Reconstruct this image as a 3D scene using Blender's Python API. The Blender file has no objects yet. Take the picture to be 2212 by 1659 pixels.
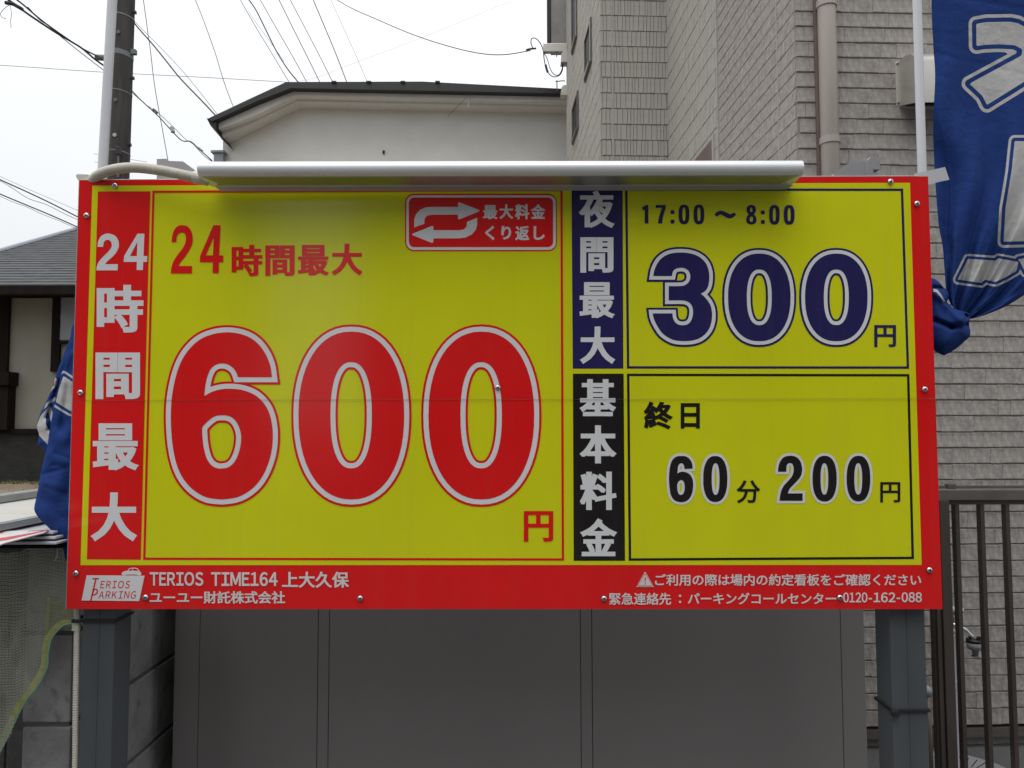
import bpy, bmesh, math, random
import numpy as np
from mathutils import Vector, Matrix, noise
from mathutils.geometry import delaunay_2d_cdt
random.seed(7)
R = math.radians
scene = bpy.context.scene
COL = scene.collection

# ------------------------------------------------------------------ camera
CAM = Vector((0, 0, 1.5)); PITCH = 0.05498; ROLL = -0.00189
F, CX, CY = 1600.0, 1106.0, 829.5              # focal length and centre on a 2212 x 1659 picture
cp, sp = math.cos(PITCH), math.sin(PITCH)
FW = Vector((0, cp, sp)); RT0 = Vector((1, 0, 0)); UP0 = Vector((0, -sp, cp))
RT = RT0 * math.cos(ROLL) + UP0 * math.sin(ROLL)
UP = -RT0 * math.sin(ROLL) + UP0 * math.cos(ROLL)
cam_d = bpy.data.cameras.new('camera'); cam = bpy.data.objects.new('camera', cam_d); COL.objects.link(cam)
cam.matrix_world = Matrix.Translation(CAM) @ Matrix((RT, UP, -FW)).transposed().to_4x4()
cam_d.sensor_width = 36.0; cam_d.lens = 36.0 * F / 2212.0
cam_d.clip_start = 0.05; cam_d.clip_end = 2000
scene.camera = cam

# ------------------------------------------------------------------ light
world = bpy.data.worlds.new("World"); scene.world = world; world.use_nodes = True
nt = world.node_tree; nt.nodes.clear()
wo = nt.nodes.new('ShaderNodeOutputWorld'); bg = nt.nodes.new('ShaderNodeBackground')
sky = nt.nodes.new('ShaderNodeTexSky'); sky.sky_type = 'NISHITA'; sky.sun_disc = False
sky.sun_elevation = R(58); sky.sun_rotation = R(205)
sc_ = nt.nodes.new('ShaderNodeVectorMath'); sc_.operation = 'SCALE'; sc_.inputs['Scale'].default_value = 0.1
tc = nt.nodes.new('ShaderNodeTexCoord'); nz = nt.nodes.new('ShaderNodeTexNoise')
nz.inputs['Scale'].default_value = 1.6; nz.inputs['Detail'].default_value = 3
rp = nt.nodes.new('ShaderNodeValToRGB')        # thick even cloud layer over the clear sky
rp.color_ramp.elements[0].position = .3; rp.color_ramp.elements[0].color = (.63, .65, .665, 1)
rp.color_ramp.elements[1].position = .7; rp.color_ramp.elements[1].color = (.695, .712, .727, 1)
mx = nt.nodes.new('ShaderNodeMix'); mx.data_type = 'RGBA'; mx.inputs['Factor'].default_value = .96
nt.links.new(sky.outputs[0], sc_.inputs[0]); nt.links.new(sc_.outputs[0], mx.inputs[6])
nt.links.new(tc.outputs['Generated'], nz.inputs['Vector']); nt.links.new(nz.outputs[0], rp.inputs[0])
gm = nt.nodes.new('ShaderNodeSeparateXYZ'); gr_ = nt.nodes.new('ShaderNodeMapRange'); gr_.inputs[3].default_value = 1.0; gr_.inputs[4].default_value = 1.7
gs = nt.nodes.new('ShaderNodeVectorMath'); gs.operation = 'SCALE'        # overcast sky: brighter towards the zenith
nt.links.new(tc.outputs['Generated'], gm.inputs[0]); nt.links.new(gm.outputs[2], gr_.inputs[0])
nt.links.new(rp.outputs[0], gs.inputs[0]); nt.links.new(gr_.outputs[0], gs.inputs['Scale']); nt.links.new(gs.outputs[0], mx.inputs[7]); nt.links.new(mx.outputs[2], bg.inputs[0])
bg.inputs[1].default_value = 1.0; nt.links.new(bg.outputs[0], wo.inputs[0])
sun_d = bpy.data.lights.new('sun', 'SUN'); sun_d.energy = 1.2; sun_d.angle = R(45); sun_d.color = (1, .97, .93)
sun = bpy.data.objects.new('sun', sun_d); COL.objects.link(sun)
sun.rotation_euler = (R(22), 0, R(-25))
scene.view_settings.view_transform = 'Standard'; scene.view_settings.look = 'None'
scene.view_settings.gamma = 1; scene.view_settings.use_curve_mapping = False
scene.view_settings.exposure = 0.27
scene.cycles.max_bounces = 8

# ------------------------------------------------------------------ measuring helpers
def ray(px, py):
    return (FW * F + RT * (px - CX) + UP * (CY - py)).normalized()
def W(px, py, Y):                               # point of the place seen at a pixel, at distance Y
    d = ray(px, py); return CAM + d * (Y / d.y)
def Z(px, py, z):                               # point on the level z
    d = ray(px, py); return CAM + d * ((z - 1.5) / d.z)
def to_px(P):
    d = Vector(P) - CAM; k = d.dot(FW)
    return CX + F * d.dot(RT) / k, CY - F * d.dot(UP) / k
SB = -0.0080939; SC = Vector((-0.021544, 1.6, 1.574499)); SWD, SHT = 1.8646, 0.93227
SD = Vector((math.cos(SB), math.sin(SB), 0)); SN = Vector((math.sin(SB), -math.cos(SB), 0))
def S(px, py):                                  # pixel -> metres on the sign board (u right, v up)
    d = ray(px, py); t = (SC - CAM).dot(SN) / d.dot(SN); P = CAM + d * t - SC
    return P.dot(SD), P.z
def fr(x0, y0, s):                              # a measuring frame: zoomed pixel -> 2212 px picture
    return lambda p: ((x0 + p[0] * s) / 1.85172, (y0 + p[1] * s) / 1.85172)
def q(i, j): return fr(1024 * i, 768 * j, .46293)

# ------------------------------------------------------------------ materials
def srgb(r, g, b):
    f = lambda c: (c / 255 / 12.92) if c <= 10 else ((c / 255 + .055) / 1.055) ** 2.4
    return (f(r), f(g), f(b))
MATS = {}
def mat(name, c, rough=.6, metal=0, var=.0, vs=8, bump=0, bs=40, stretch=(1, 1, 1), c2=None, spec=.5, coat=0,
        trans=0, detail=4, spots=None):
    if name in MATS: return MATS[name]
    m = bpy.data.materials.new(name); m.use_nodes = True; n = m.node_tree; b = n.nodes['Principled BSDF']
    b.inputs['Base Color'].default_value = (*c, 1); b.inputs['Roughness'].default_value = rough
    b.inputs['Metallic'].default_value = metal; b.inputs['Specular IOR Level'].default_value = spec
    b.inputs['Coat Weight'].default_value = coat
    t = n.nodes.new('ShaderNodeTexCoord'); mp = n.nodes.new('ShaderNodeMapping')
    mp.inputs['Scale'].default_value = stretch; n.links.new(t.outputs['Object'], mp.inputs[0])
    if var or c2:
        z = n.nodes.new('ShaderNodeTexNoise'); z.inputs['Scale'].default_value = vs
        z.inputs['Detail'].default_value = detail; z.inputs['Roughness'].default_value = .6
        n.links.new(mp.outputs[0], z.inputs['Vector'])
        r_ = n.nodes.new('ShaderNodeValToRGB'); e = r_.color_ramp.elements
        if c2 is None:
            e[0].color = (*[max(0, k * (1 - var)) for k in c], 1); e[1].color = (*[min(1, k * (1 + var)) for k in c], 1)
        else: e[0].color = (*c, 1); e[1].color = (*c2, 1)
        e[0].position = .32; e[1].position = .68
        n.links.new(z.outputs[0], r_.inputs[0]); last = r_.outputs[0]
        if spots:
            z2 = n.nodes.new('ShaderNodeTexNoise'); z2.inputs['Scale'].default_value = spots[0]; z2.inputs['Detail'].default_value = 6
            n.links.new(mp.outputs[0], z2.inputs['Vector'])
            r2 = n.nodes.new('ShaderNodeValToRGB'); r2.color_ramp.elements[0].position = spots[1]; r2.color_ramp.elements[1].position = spots[1] + .12
            mm = n.nodes.new('ShaderNodeMix'); mm.data_type = 'RGBA'; mm.inputs[7].default_value = (*spots[2], 1)
            n.links.new(z2.outputs[0], r2.inputs[0]); n.links.new(r2.outputs[0], mm.inputs[0]); n.links.new(last, mm.inputs[6]); last = mm.outputs[2]
        n.links.new(last, b.inputs['Base Color'])
        rr = n.nodes.new('ShaderNodeMapRange'); rr.inputs[3].default_value = max(0, rough - .08); rr.inputs[4].default_value = min(1, rough + .08)
        n.links.new(z.outputs[0], rr.inputs[0]); n.links.new(rr.outputs[0], b.inputs['Roughness'])
    if bump:
        z = n.nodes.new('ShaderNodeTexNoise'); z.inputs['Scale'].default_value = bs; z.inputs['Detail'].default_value = 5
        n.links.new(mp.outputs[0], z.inputs['Vector'])
        bu = n.nodes.new('ShaderNodeBump'); bu.inputs['Strength'].default_value = 1; bu.inputs['Distance'].default_value = bump
        n.links.new(z.outputs[0], bu.inputs['Height']); n.links.new(bu.outputs[0], b.inputs['Normal'])
    if trans: b.inputs['Alpha'].default_value = 1 - trans
    MATS[name] = m; return m

def vinyl(name, c):
    m = mat(name, c, rough=.14, var=.04, vs=3, bump=.0005, bs=2.2, spec=.38)
    n = m.node_tree; b = n.nodes['Principled BSDF']; src = b.inputs['Base Color'].links[0].from_socket   # faint rain streaks and road film
    t = n.nodes.new('ShaderNodeTexCoord'); mp = n.nodes.new('ShaderNodeMapping'); mp.inputs['Scale'].default_value = (28, 28, 1.1)
    z = n.nodes.new('ShaderNodeTexNoise'); z.inputs['Scale'].default_value = 1; z.inputs['Detail'].default_value = 6; z.inputs['Roughness'].default_value = .7
    rp_ = n.nodes.new('ShaderNodeMapRange'); rp_.inputs[1].default_value = .5; rp_.inputs[2].default_value = .8; rp_.inputs[3].default_value = 0; rp_.inputs[4].default_value = .07
    x = n.nodes.new('ShaderNodeMix'); x.data_type = 'RGBA'; x.inputs[7].default_value = (.16, .15, .13, 1)
    n.links.new(t.outputs['Object'], mp.inputs[0]); n.links.new(mp.outputs[0], z.inputs['Vector']); n.links.new(z.outputs[0], rp_.inputs[0]); n.links.new(rp_.outputs[0], x.inputs[0])
    n.links.new(src, x.inputs[6]); n.links.new(x.outputs[2], b.inputs['Base Color']); return m
M_RED = vinyl('red_vinyl', (.71, .010, .011)); M_YEL = vinyl('yellow_vinyl', (.63, .645, .008))
M_WHT = vinyl('white_vinyl', (.68, .68, .695)); M_NAV = vinyl('navy_vinyl', (.020, .016, .095))
M_BLK = vinyl('black_vinyl', (.014, .012, .012)); M_ORG = vinyl('orange_vinyl', (.62, .35, .012))
M_ALU = mat('anodised_aluminium', (.66, .67, .68), rough=.32, metal=.85, var=.05, vs=30, stretch=(.2, 1, 1), bump=.00004, bs=300)
M_LAMPW = mat('lamp_housing', (.80, .81, .83), rough=.34, metal=.25, var=.03, vs=20, stretch=(.1, 1, 1), bump=.00005, bs=200)
M_LAMPU = mat('lamp_reflector', (.42, .41, .38), rough=.42, metal=.9, var=.08, vs=12, stretch=(.2, 1, 1))
M_STEEL = mat('galvanised_steel', (.42, .43, .45), rough=.4, metal=.8, var=.12, vs=30)
M_SCREW = mat('screw_steel', (.6, .6, .62), rough=.22, metal=1)
M_DARK = mat('dark_recess', (.01, .01, .01), rough=.6)
M_POST = mat('blue_grey_post_paint', (.072, .080, .087), rough=.42, var=.12, vs=9, bump=.0003, bs=60, stretch=(1, 1, .3))
M_PVC = mat('beige_conduit', (.60, .57, .49), rough=.5, var=.06, vs=30)
M_STRAP = mat('black_strap', (.012, .012, .014), rough=.55)
M_SHED = mat('grey_brown_steel', (.198, .183, .178), rough=.42, var=.05, vs=3, bump=.0010, bs=3.0, stretch=(1, 1, .35))
M_SHEDC = mat('pale_grey_cap', (.40, .385, .385), rough=.5, var=.06, vs=20)
M_BLOCK = mat('concrete_block', (.25, .25, .243), rough=.95, var=.25, vs=9, bump=.0022, bs=330, spots=(30, .58, (.17, .17, .165)))
M_MORTAR = mat('mortar', (.10, .10, .095), rough=.95, bump=.003, bs=90)
M_SID = mat('grey_brown_siding', (.29, .262, .245), rough=.9, spec=.2, c2=(.42, .392, .368), var=.1, vs=40, bump=.008, bs=46, stretch=(1, 1, .55), detail=7, spots=(1.3, .6, (.27, .243, .217)))
M_SIDB = mat('siding_groove', (.26, .232, .213), rough=.9, var=.1)
M_TILE = mat('pale_tile_siding', (.37, .35, .315), rough=.85, spec=.2, c2=(.47, .448, .41), var=.1, vs=30, bump=.003, bs=60, stretch=(1, 1, .3), detail=6)
M_PIPE = mat('beige_downpipe', (.40, .355, .315), rough=.45, var=.07, vs=5, stretch=(1, 1, .3))
M_CABC = mat('brown_cable', (.15, .11, .093), rough=.6, var=.15)
M_HOOD = mat('champagne_vent_hood', (.55, .53, .48), rough=.35, metal=.5, var=.05, vs=8)
M_BRN = mat('bronze_aluminium', (.078, .066, .057), rough=.38, metal=.35, var=.15, vs=12, stretch=(1, 1, .2))
M_BRN2 = mat('taupe_aluminium', (.14, .125, .115), rough=.4, metal=.3, var=.1, vs=12)
M_CONC = mat('foundation_concrete', (.28, .275, .26), rough=.92, var=.15, vs=6, bump=.002, bs=60)
M_STUC = mat('cream_stucco', (.78, .765, .72), rough=.92, var=.04, vs=3, bump=.003, bs=120, spots=(1.3, .66, (.70, .69, .63)))
M_FASC = mat('cream_fascia', (.78, .765, .72), rough=.75, c2=(.70, .68, .62), var=.05, vs=5, stretch=(1, 1, .3), detail=6)
M_ROOFD = mat('dark_roof_metal', (.026, .023, .025), rough=.5, var=.2, vs=8)
M_SLATE = mat('grey_roof_slate', (.085, .086, .092), rough=.9, spec=.2, c2=(.125, .125, .132), var=.1, vs=5, bump=.003, bs=40)
M_PLAS = mat('beige_plaster', (.25, .243, .205), rough=.9, var=.05, vs=3, bump=.003, bs=60)
M_TIMB = mat('black_brown_timber', (.014, .011, .010), rough=.95, spec=.1, var=.25, vs=10, stretch=(1, 1, .1), bump=.002, bs=50)
M_SHUT = mat('pale_blue_shutter', (.30, .32, .36), rough=.5, var=.05)
M_BASE = mat('dark_base', (.020, .020, .018), rough=.95, var=.4, vs=6, bump=.01, bs=20)  # near-black base colour with random mottling
M_POLE = mat('weathered_pole', (.045, .042, .041), rough=.95, spec=.2, c2=(.078, .073, .070), var=.2, vs=14, stretch=(1, 1, .12), bump=.006, bs=40, detail=7)
M_WIRE = mat('black_cable', (.016, .014, .02), rough=.6)
M_WIREP = mat('violet_black_cable', (.04, .03, .07), rough=.6)
M_WIREG = mat('grey_cable', (.12, .12, .125), rough=.7)
M_WIREF = mat('pale_cable', (.42, .42, .43), rough=.7)
M_WPOLE = mat('white_plastic_pole', (.66, .66, .69), rough=.45, var=.03)
M_SOIL = mat('bare_soil', (.21, .155, .105), rough=.95, c2=(.28, .22, .155), var=.2, vs=2.5, bump=.02, bs=20, spots=(1.2, .62, (.09, .12, .04)))
M_ASPH = mat('asphalt', (.10, .10, .10), rough=.92, var=.2, vs=60, bump=.004, bs=200)
M_WBOARD = mat('dusty_white_board', (.56, .55, .51), rough=.7, c2=(.45, .435, .40), var=.1, vs=9, stretch=(.4, 3, 1), detail=6)
M_EDGE = mat('board_edge_metal', (.35, .37, .38), rough=.4, metal=.6, var=.1, vs=20)
M_PLATE = mat('white_plate', (.70, .68, .68), rough=.5, c2=(.58, .54, .54), var=.05, vs=40, stretch=(1, 5, 1))
M_PRED = mat('faded_red_print', (.55, .05, .06), rough=.5, var=.1, vs=30)
M_NET = mat('green_grey_thread', (.46, .46, .38), rough=.8)
M_HEM = mat('yellow_green_hem', (.40, .42, .13), rough=.9, var=.2, vs=70, bump=.001, bs=400, trans=.35)
M_HEM2 = mat('turquoise_hem', (.16, .42, .33), rough=.8, var=.15, vs=60)
M_HEM3 = mat('olive_net_fold', (.33, .35, .13), rough=.9, trans=.5)
M_CHROME = mat('chrome', (.8, .8, .82), rough=.12, metal=1)
M_TAPW = mat('pale_grey_plastic', (.50, .50, .55), rough=.4, var=.04)
M_TAPG = mat('grey_plastic', (.22, .24, .26), rough=.5)
M_GLASS = mat('dark_window_glass', (.03, .035, .04), rough=.06, spec=.8)
M_TAPE = mat('frosted_tape', (.62, .62, .65), rough=.35, trans=.22)
M_FARW = mat('far_building_wall', (.20, .19, .18), rough=.9, var=.1, vs=1)
M_FARG = mat('far_building_glass', (.04, .045, .05), rough=.2)

M_BAND = mat('weathered_band', (.16, .18, .18), rough=.7, metal=.3, var=.2, vs=30)
M_LID = mat('grey_lid', (.26, .265, .28), rough=.6, var=.08)
M_BLOCKD = mat('gap_shade_block', (.085, .085, .08), rough=.95, var=.3, vs=9, bump=.0022, bs=330)  # darker copy of the block colour, standing for shade in the gap
def flag_material():
    m = bpy.data.materials.new('printed_flag_cloth'); m.use_nodes = True; n = m.node_tree; b = n.nodes['Principled BSDF']
    a = n.nodes.new('ShaderNodeAttribute'); a.attribute_name = 'print_distance'
    def lt(x, v):
        k = n.nodes.new('ShaderNodeMath'); k.operation = 'LESS_THAN'; n.links.new(x, k.inputs[0]); k.inputs[1].default_value = v; return k.outputs[0]
    def ma(op, x, y):
        k = n.nodes.new('ShaderNodeMath'); k.operation = op; n.links.new(x, k.inputs[0]); n.links.new(y, k.inputs[1]); return k.outputs[0]
    s = a.outputs['Fac']
    band = ma('SUBTRACT', lt(s, 16.6), lt(s, 9.4)); whole = ma('ADD', lt(s, 0), band)
    t = n.nodes.new('ShaderNodeTexCoord'); z = n.nodes.new('ShaderNodeTexNoise'); z.inputs['Scale'].default_value = 9; z.inputs['Detail'].default_value = 5
    n.links.new(t.outputs['Object'], z.inputs['Vector'])
    r_ = n.nodes.new('ShaderNodeValToRGB'); r_.color_ramp.elements[0].color = (.019, .048, .19, 1); r_.color_ramp.elements[1].color = (.026, .062, .245, 1)
    r_.color_ramp.elements[0].position = .3; r_.color_ramp.elements[1].position = .7
    n.links.new(z.outputs[0], r_.inputs[0])
    x = n.nodes.new('ShaderNodeMix'); x.data_type = 'RGBA'; n.links.new(whole, x.inputs[0]); n.links.new(r_.outputs[0], x.inputs[6])
    x.inputs[7].default_value = (.54, .54, .53, 1); n.links.new(x.outputs[2], b.inputs['Base Color'])
    b.inputs['Roughness'].default_value = .9; b.inputs['Specular IOR Level'].default_value = .08
    tl = n.nodes.new('ShaderNodeBsdfTranslucent'); ms = n.nodes.new('ShaderNodeMixShader'); ms.inputs[0].default_value = .22; om = n.nodes['Material Output']
    n.links.new(x.outputs[2], tl.inputs[0]); n.links.new(b.outputs[0], ms.inputs[1]); n.links.new(tl.outputs[0], ms.inputs[2]); n.links.new(ms.outputs[0], om.inputs[0])
    wv = n.nodes.new('ShaderNodeTexNoise'); wv.inputs['Scale'].default_value = 45; wv.inputs['Detail'].default_value = 4
    n.links.new(t.outputs['Object'], wv.inputs['Vector'])
    bu = n.nodes.new('ShaderNodeBump'); bu.inputs['Distance'].default_value = .004; bu.inputs['Strength'].default_value = .9
    n.links.new(wv.outputs[0], bu.inputs['Height']); n.links.new(bu.outputs[0], b.inputs['Normal'])
    return m
M_FLAG = flag_material()

# ------------------------------------------------------------------ object helpers
def tag(o, label=None, cat=None, group=None, kind=None):
    for k, v in (('label', label), ('category', cat), ('group', group), ('kind', kind)):
        if v: o[k] = v
    return o
def thing(name, label, cat, loc, group=None, rz=0):
    o = bpy.data.objects.new(name, None); COL.objects.link(o); o.location = loc; o.rotation_euler.z = rz
    o.empty_display_size = .1
    return tag(o, label, cat, group)
def root_of(o):
    L = Vector((0, 0, 0))
    while o is not None: L += Vector(o.location); o = o.parent
    return L
def link(name, me, parent=None, kind=None, label=None):
    o = bpy.data.objects.new(name, me); COL.objects.link(o)
    if parent: o.parent = parent
    if kind: o['kind'] = kind
    if label: o['label'] = label
    return o
def build(name, verts, faces, m, parent=None, smooth=False, kind=None, label=None, local=False, loc=None, mats=None, mi=None):
    """verts in world metres (parent roots are unrotated) unless local"""
    L = Vector(loc) if loc is not None else (Vector((0, 0, 0)) if local or not parent else root_of(parent))
    me = bpy.data.meshes.new(name)
    me.from_pydata([tuple(Vector(v) - L) for v in verts], [], [tuple(f) for f in faces])
    for k in (mats or [m]): me.materials.append(k)
    if mi: me.polygons.foreach_set('material_index', mi)
    if smooth: me.polygons.foreach_set('use_smooth', [True] * len(me.polygons))
    me.update()
    o = link(name, me, parent, kind, label)
    if loc is not None:
        o.location = Vector(loc) - (root_of(parent) if parent else Vector((0, 0, 0)))
    return o
class MB:
    def __init__(s): s.v = []; s.f = []; s.m = []; s.cur = 0
    def add(s, vs, fs):
        b = len(s.v); s.v += [tuple(v) for v in vs]; s.f += [tuple(b + i for i in f) for f in fs]; s.m += [s.cur] * len(fs); return s
    def box(s, x0, x1, y0, y1, z0, z1, bev=0):
        if not bev:
            vs = [(x, y, z) for z in (z0, z1) for y in (y0, y1) for x in (x0, x1)]
            return s.add(vs, [(0, 2, 3, 1), (4, 5, 7, 6), (0, 1, 5, 4), (2, 6, 7, 3), (0, 4, 6, 2), (1, 3, 7, 5)])
        bm = bmesh.new(); bmesh.ops.create_cube(bm, size=1)
        for v in bm.verts: v.co = Vector(((x0 + x1) / 2 + v.co.x * (x1 - x0), (y0 + y1) / 2 + v.co.y * (y1 - y0), (z0 + z1) / 2 + v.co.z * (z1 - z0)))
        bmesh.ops.bevel(bm, geom=bm.edges[:], offset=bev, segments=2, affect='EDGES', profile=.6)
        return s.bm(bm)
    def bm(s, bm):
        bm.verts.ensure_lookup_table(); bm.verts.index_update()
        s.add([v.co.copy() for v in bm.verts], [[v.index for v in f.verts] for f in bm.faces]); bm.free(); return s
    def tube(s, pts, r, sides=8, cap=True, flat=None):
        pts = [Vector(p) for p in pts]; n = len(pts); rad = r if hasattr(r, '__len__') else [r] * n
        t0 = (pts[1] - pts[0]).normalized(); ref = Vector((0, 0, 1)) if abs(t0.z) < .9 else Vector((0, 1, 0))
        a = t0.cross(ref).normalized(); vs = []
        for i, p in enumerate(pts):
            t = (pts[min(i + 1, n - 1)] - pts[max(i - 1, 0)]).normalized()
            a = (a - t * a.dot(t)).normalized(); b = t.cross(a)
            for k in range(sides):
                w = 2 * math.pi * k / sides; vs.append(p + (a * math.cos(w) + b * math.sin(w)) * rad[i])
        fs = [(i * sides + k, i * sides + (k + 1) % sides, (i + 1) * sides + (k + 1) % sides, (i + 1) * sides + k) for i in range(n - 1) for k in range(sides)]
        if cap: fs += [tuple(range(sides))[::-1], tuple((n - 1) * sides + k for k in range(sides))]
        return s.add(vs, fs)
    def prism(s, pts, vec):                     # planar outline extruded by vec
        n = len(pts); vec = Vector(vec); a = [Vector(p) for p in pts]
        return s.add(a + [p + vec for p in a], [tuple(range(n)), tuple(range(2 * n - 1, n - 1, -1))] + [(i, i + n, (i + 1) % n + n, (i + 1) % n) for i in range(n)])
    def build(s, name, m, parent=None, **k):
        if isinstance(m, (list, tuple)): return build(name, s.v, s.f, None, parent, mats=list(m), mi=s.m, **k)
        return build(name, s.v, s.f, m, parent, **k)
def fix_normals(o):
    bm = bmesh.new(); bm.from_mesh(o.data); bmesh.ops.recalc_face_normals(bm, faces=bm.faces[:]); bm.to_mesh(o.data); bm.free(); return o
def autosmooth(o, deg=35):
    me = o.data; bm = bmesh.new(); bm.from_mesh(me)
    for f in bm.faces: f.smooth = True
    for e in bm.edges:
        if len(e.link_faces) == 2 and e.calc_face_angle(0) > R(deg): e.smooth = False
    bm.to_mesh(me); bm.free(); return o
def catmull(pts, n=8):
    pts = [Vector(p) for p in pts]; P = [pts[0] * 2 - pts[1]] + pts + [pts[-1] * 2 - pts[-2]]; out = []
    for i in range(1, len(P) - 2):
        a, b, c, d = P[i - 1:i + 3]
        for k in range(n):
            t = k / n; out.append(.5 * ((2 * b) + (c - a) * t + (2 * a - 5 * b + 4 * c - d) * t * t + (3 * b - a - 3 * c + d) * t ** 3))
    return out + [pts[-1]]

# ------------------------------------------------------------------ flat shapes: outlines, thickening, triangles
def smooth_loop(pts, n=4, corner=38):
    P = [Vector((x, y)) for x, y in pts]; N = len(P); out = []
    def is_c(i):
        a = P[i] - P[i - 1]; b = P[(i + 1) % N] - P[i]
        return a.length < 1e-9 or b.length < 1e-9 or abs(a.angle_signed(b, 0)) > R(corner)
    cc = [is_c(i) for i in range(N)]
    for i in range(N):
        b, c = P[i], P[(i + 1) % N]
        a = P[i - 1] if not cc[i] else b * 2 - c; d = P[(i + 2) % N] if not cc[(i + 1) % N] else c * 2 - b
        if cc[i] and cc[(i + 1) % N]: out.append(tuple(b)); continue
        for k in range(n):
            t = k / n; out.append(tuple(.5 * ((2 * b) + (c - a) * t + (2 * a - 5 * b + 4 * c - d) * t * t + (3 * b - a - 3 * c + d) * t ** 3)))
    return out
def inside(loops, X, Yv):
    r = np.zeros(len(X), bool)
    for L in loops:
        L = np.asarray(L, float); x1, y1 = L[:, 0], L[:, 1]; x2, y2 = np.roll(x1, -1), np.roll(y1, -1)
        for a, b, c, d in zip(x1, y1, x2, y2):
            if b == d: continue
            r ^= ((b > Yv) != (d > Yv)) & (X < (c - a) * (Yv - b) / (d - b) + a)
    return r
def fill(loops):
    vs = []; es = []
    for L in loops:
        b = len(vs); n = len(L); vs += [Vector(p) for p in L]; es += [(b + i, b + (i + 1) % n) for i in range(n)]
    o = delaunay_2d_cdt(vs, es, [], 0, 1e-7)
    V = np.array([tuple(v) for v in o[0]]); T = [f for f in o[2]]
    C = np.array([V[list(t)].mean(0) for t in T]); k = inside(loops, C[:, 0], C[:, 1])
    return V, [T[i] for i in range(len(T)) if k[i]]
def thicken(V, T, loops, r, limit=3.0):
    """outline grown outwards by r, mitred"""
    vs = [Vector(tuple(p)) for p in V]; fs = [list(t) for t in T]
    def poly(ps):
        b = len(vs); a = sum(ps[i].x * ps[(i + 1) % len(ps)].y - ps[(i + 1) % len(ps)].x * ps[i].y for i in range(len(ps)))
        if abs(a) < 1e-12: return
        if a < 0: ps = ps[::-1]
        vs.extend(ps); fs.append(list(range(b, b + len(ps))))
    for L in loops:
        P = [Vector(p) for p in L]; P = [p for i, p in enumerate(P) if (p - P[i - 1]).length > 1e-7]; N = len(P)
        for i in range(N):
            a, b, c = P[i - 1], P[i], P[(i + 1) % N]
            d1 = (b - a).normalized(); d2 = (c - b).normalized(); n1 = Vector((d1.y, -d1.x)); n2 = Vector((d2.y, -d2.x))
            poly([b + n2 * r, b - n2 * r, c - n2 * r, c + n2 * r])
            cr = d1.x * d2.y - d1.y * d2.x
            if abs(cr) > 1e-3 or d1.dot(d2) < 0:
                s_ = 1 if cr > 0 else -1
                h = n1 * s_ + n2 * s_; k = h.length
                if k > 1e-6:
                    m_ = r / (k / 2); h = h / k
                    if m_ <= limit * r: poly([b, b + n1 * s_ * r, b + h * m_, b + n2 * s_ * r])
                    else: poly([b, b + n1 * s_ * r, b + n2 * s_ * r])
    es = []
    for f in fs: es += [(f[i], f[(i + 1) % len(f)]) for i in range(len(f))]
    o = delaunay_2d_cdt(vs, es, [], 0, 1e-7)
    NV = np.array([tuple(v) for v in o[0]]); NT = [list(t) for t in o[2]]
    C = np.array([NV[t].mean(0) for t in NT]); keep = np.zeros(len(C), bool)
    for f in fs:
        P = np.array([tuple(vs[i]) for i in f]); mn, mx_ = P.min(0), P.max(0)
        k = np.where(~keep & (C[:, 0] >= mn[0]) & (C[:, 0] <= mx_[0]) & (C[:, 1] >= mn[1]) & (C[:, 1] <= mx_[1]))[0]
        if not len(k): continue
        c = C[k]; sg = []
        for i in range(len(P)):
            a, b_ = P[i], P[(i + 1) % len(P)]; sg.append((b_[0] - a[0]) * (c[:, 1] - a[1]) - (b_[1] - a[1]) * (c[:, 0] - a[0]))
        sg = np.array(sg); keep[k[(sg >= -1e-12).all(0) | (sg <= 1e-12).all(0)]] = True
    return NV, [t for t, q_ in zip(NT, keep) if q_]

# glyph outlines come from Blender's own built-in lettering
GL = {}
def glyph(ch):
    if ch in GL: return GL[ch]
    c = bpy.data.curves.new('g', 'FONT'); c.body = ch; c.size = 1; c.resolution_u = 4; c.fill_mode = 'NONE'
    o = bpy.data.objects.new('g', c); COL.objects.link(o)
    me = o.evaluated_get(bpy.context.evaluated_depsgraph_get()).to_mesh()
    V = [tuple(v.co)[:2] for v in me.vertices]; nx = {}
    for e in me.edges:
        a, b = e.vertices; nx.setdefault(a, []).append(b); nx.setdefault(b, []).append(a)
    seen = set(); loops = []
    for s0 in list(nx):
        if s0 in seen: continue
        L = [s0]; seen.add(s0); cur = s0
        while True:
            n_ = [k for k in nx[cur] if k not in seen]
            if not n_: break
            cur = n_[0]; seen.add(cur); L.append(cur)
        P = []
        for i in L:
            if not P or math.dist(V[i], P[-1]) > 1e-4: P.append(V[i])
        if math.dist(P[0], P[-1]) < 1e-4: P.pop()
        if len(P) > 2: loops.append(P)
    bpy.data.objects.remove(o); bpy.data.curves.remove(c)
    U, T2 = fill(loops); GL[ch] = (U, T2, loops); return GL[ch]
GB = {}
def bold(ch, rx, ry):
    k = (ch, rx, ry)
    if k not in GB:
        U, T, L = glyph(ch)
        if rx > 0:
            s_ = np.array([1, rx / ry]); V2, T2 = thicken(U * s_, T, [[(x, y * rx / ry) for x, y in l] for l in L], rx, 2.2)
            GB[k] = (V2 / s_, T2)
        else: GB[k] = (U, T)
    return GB[k]

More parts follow.
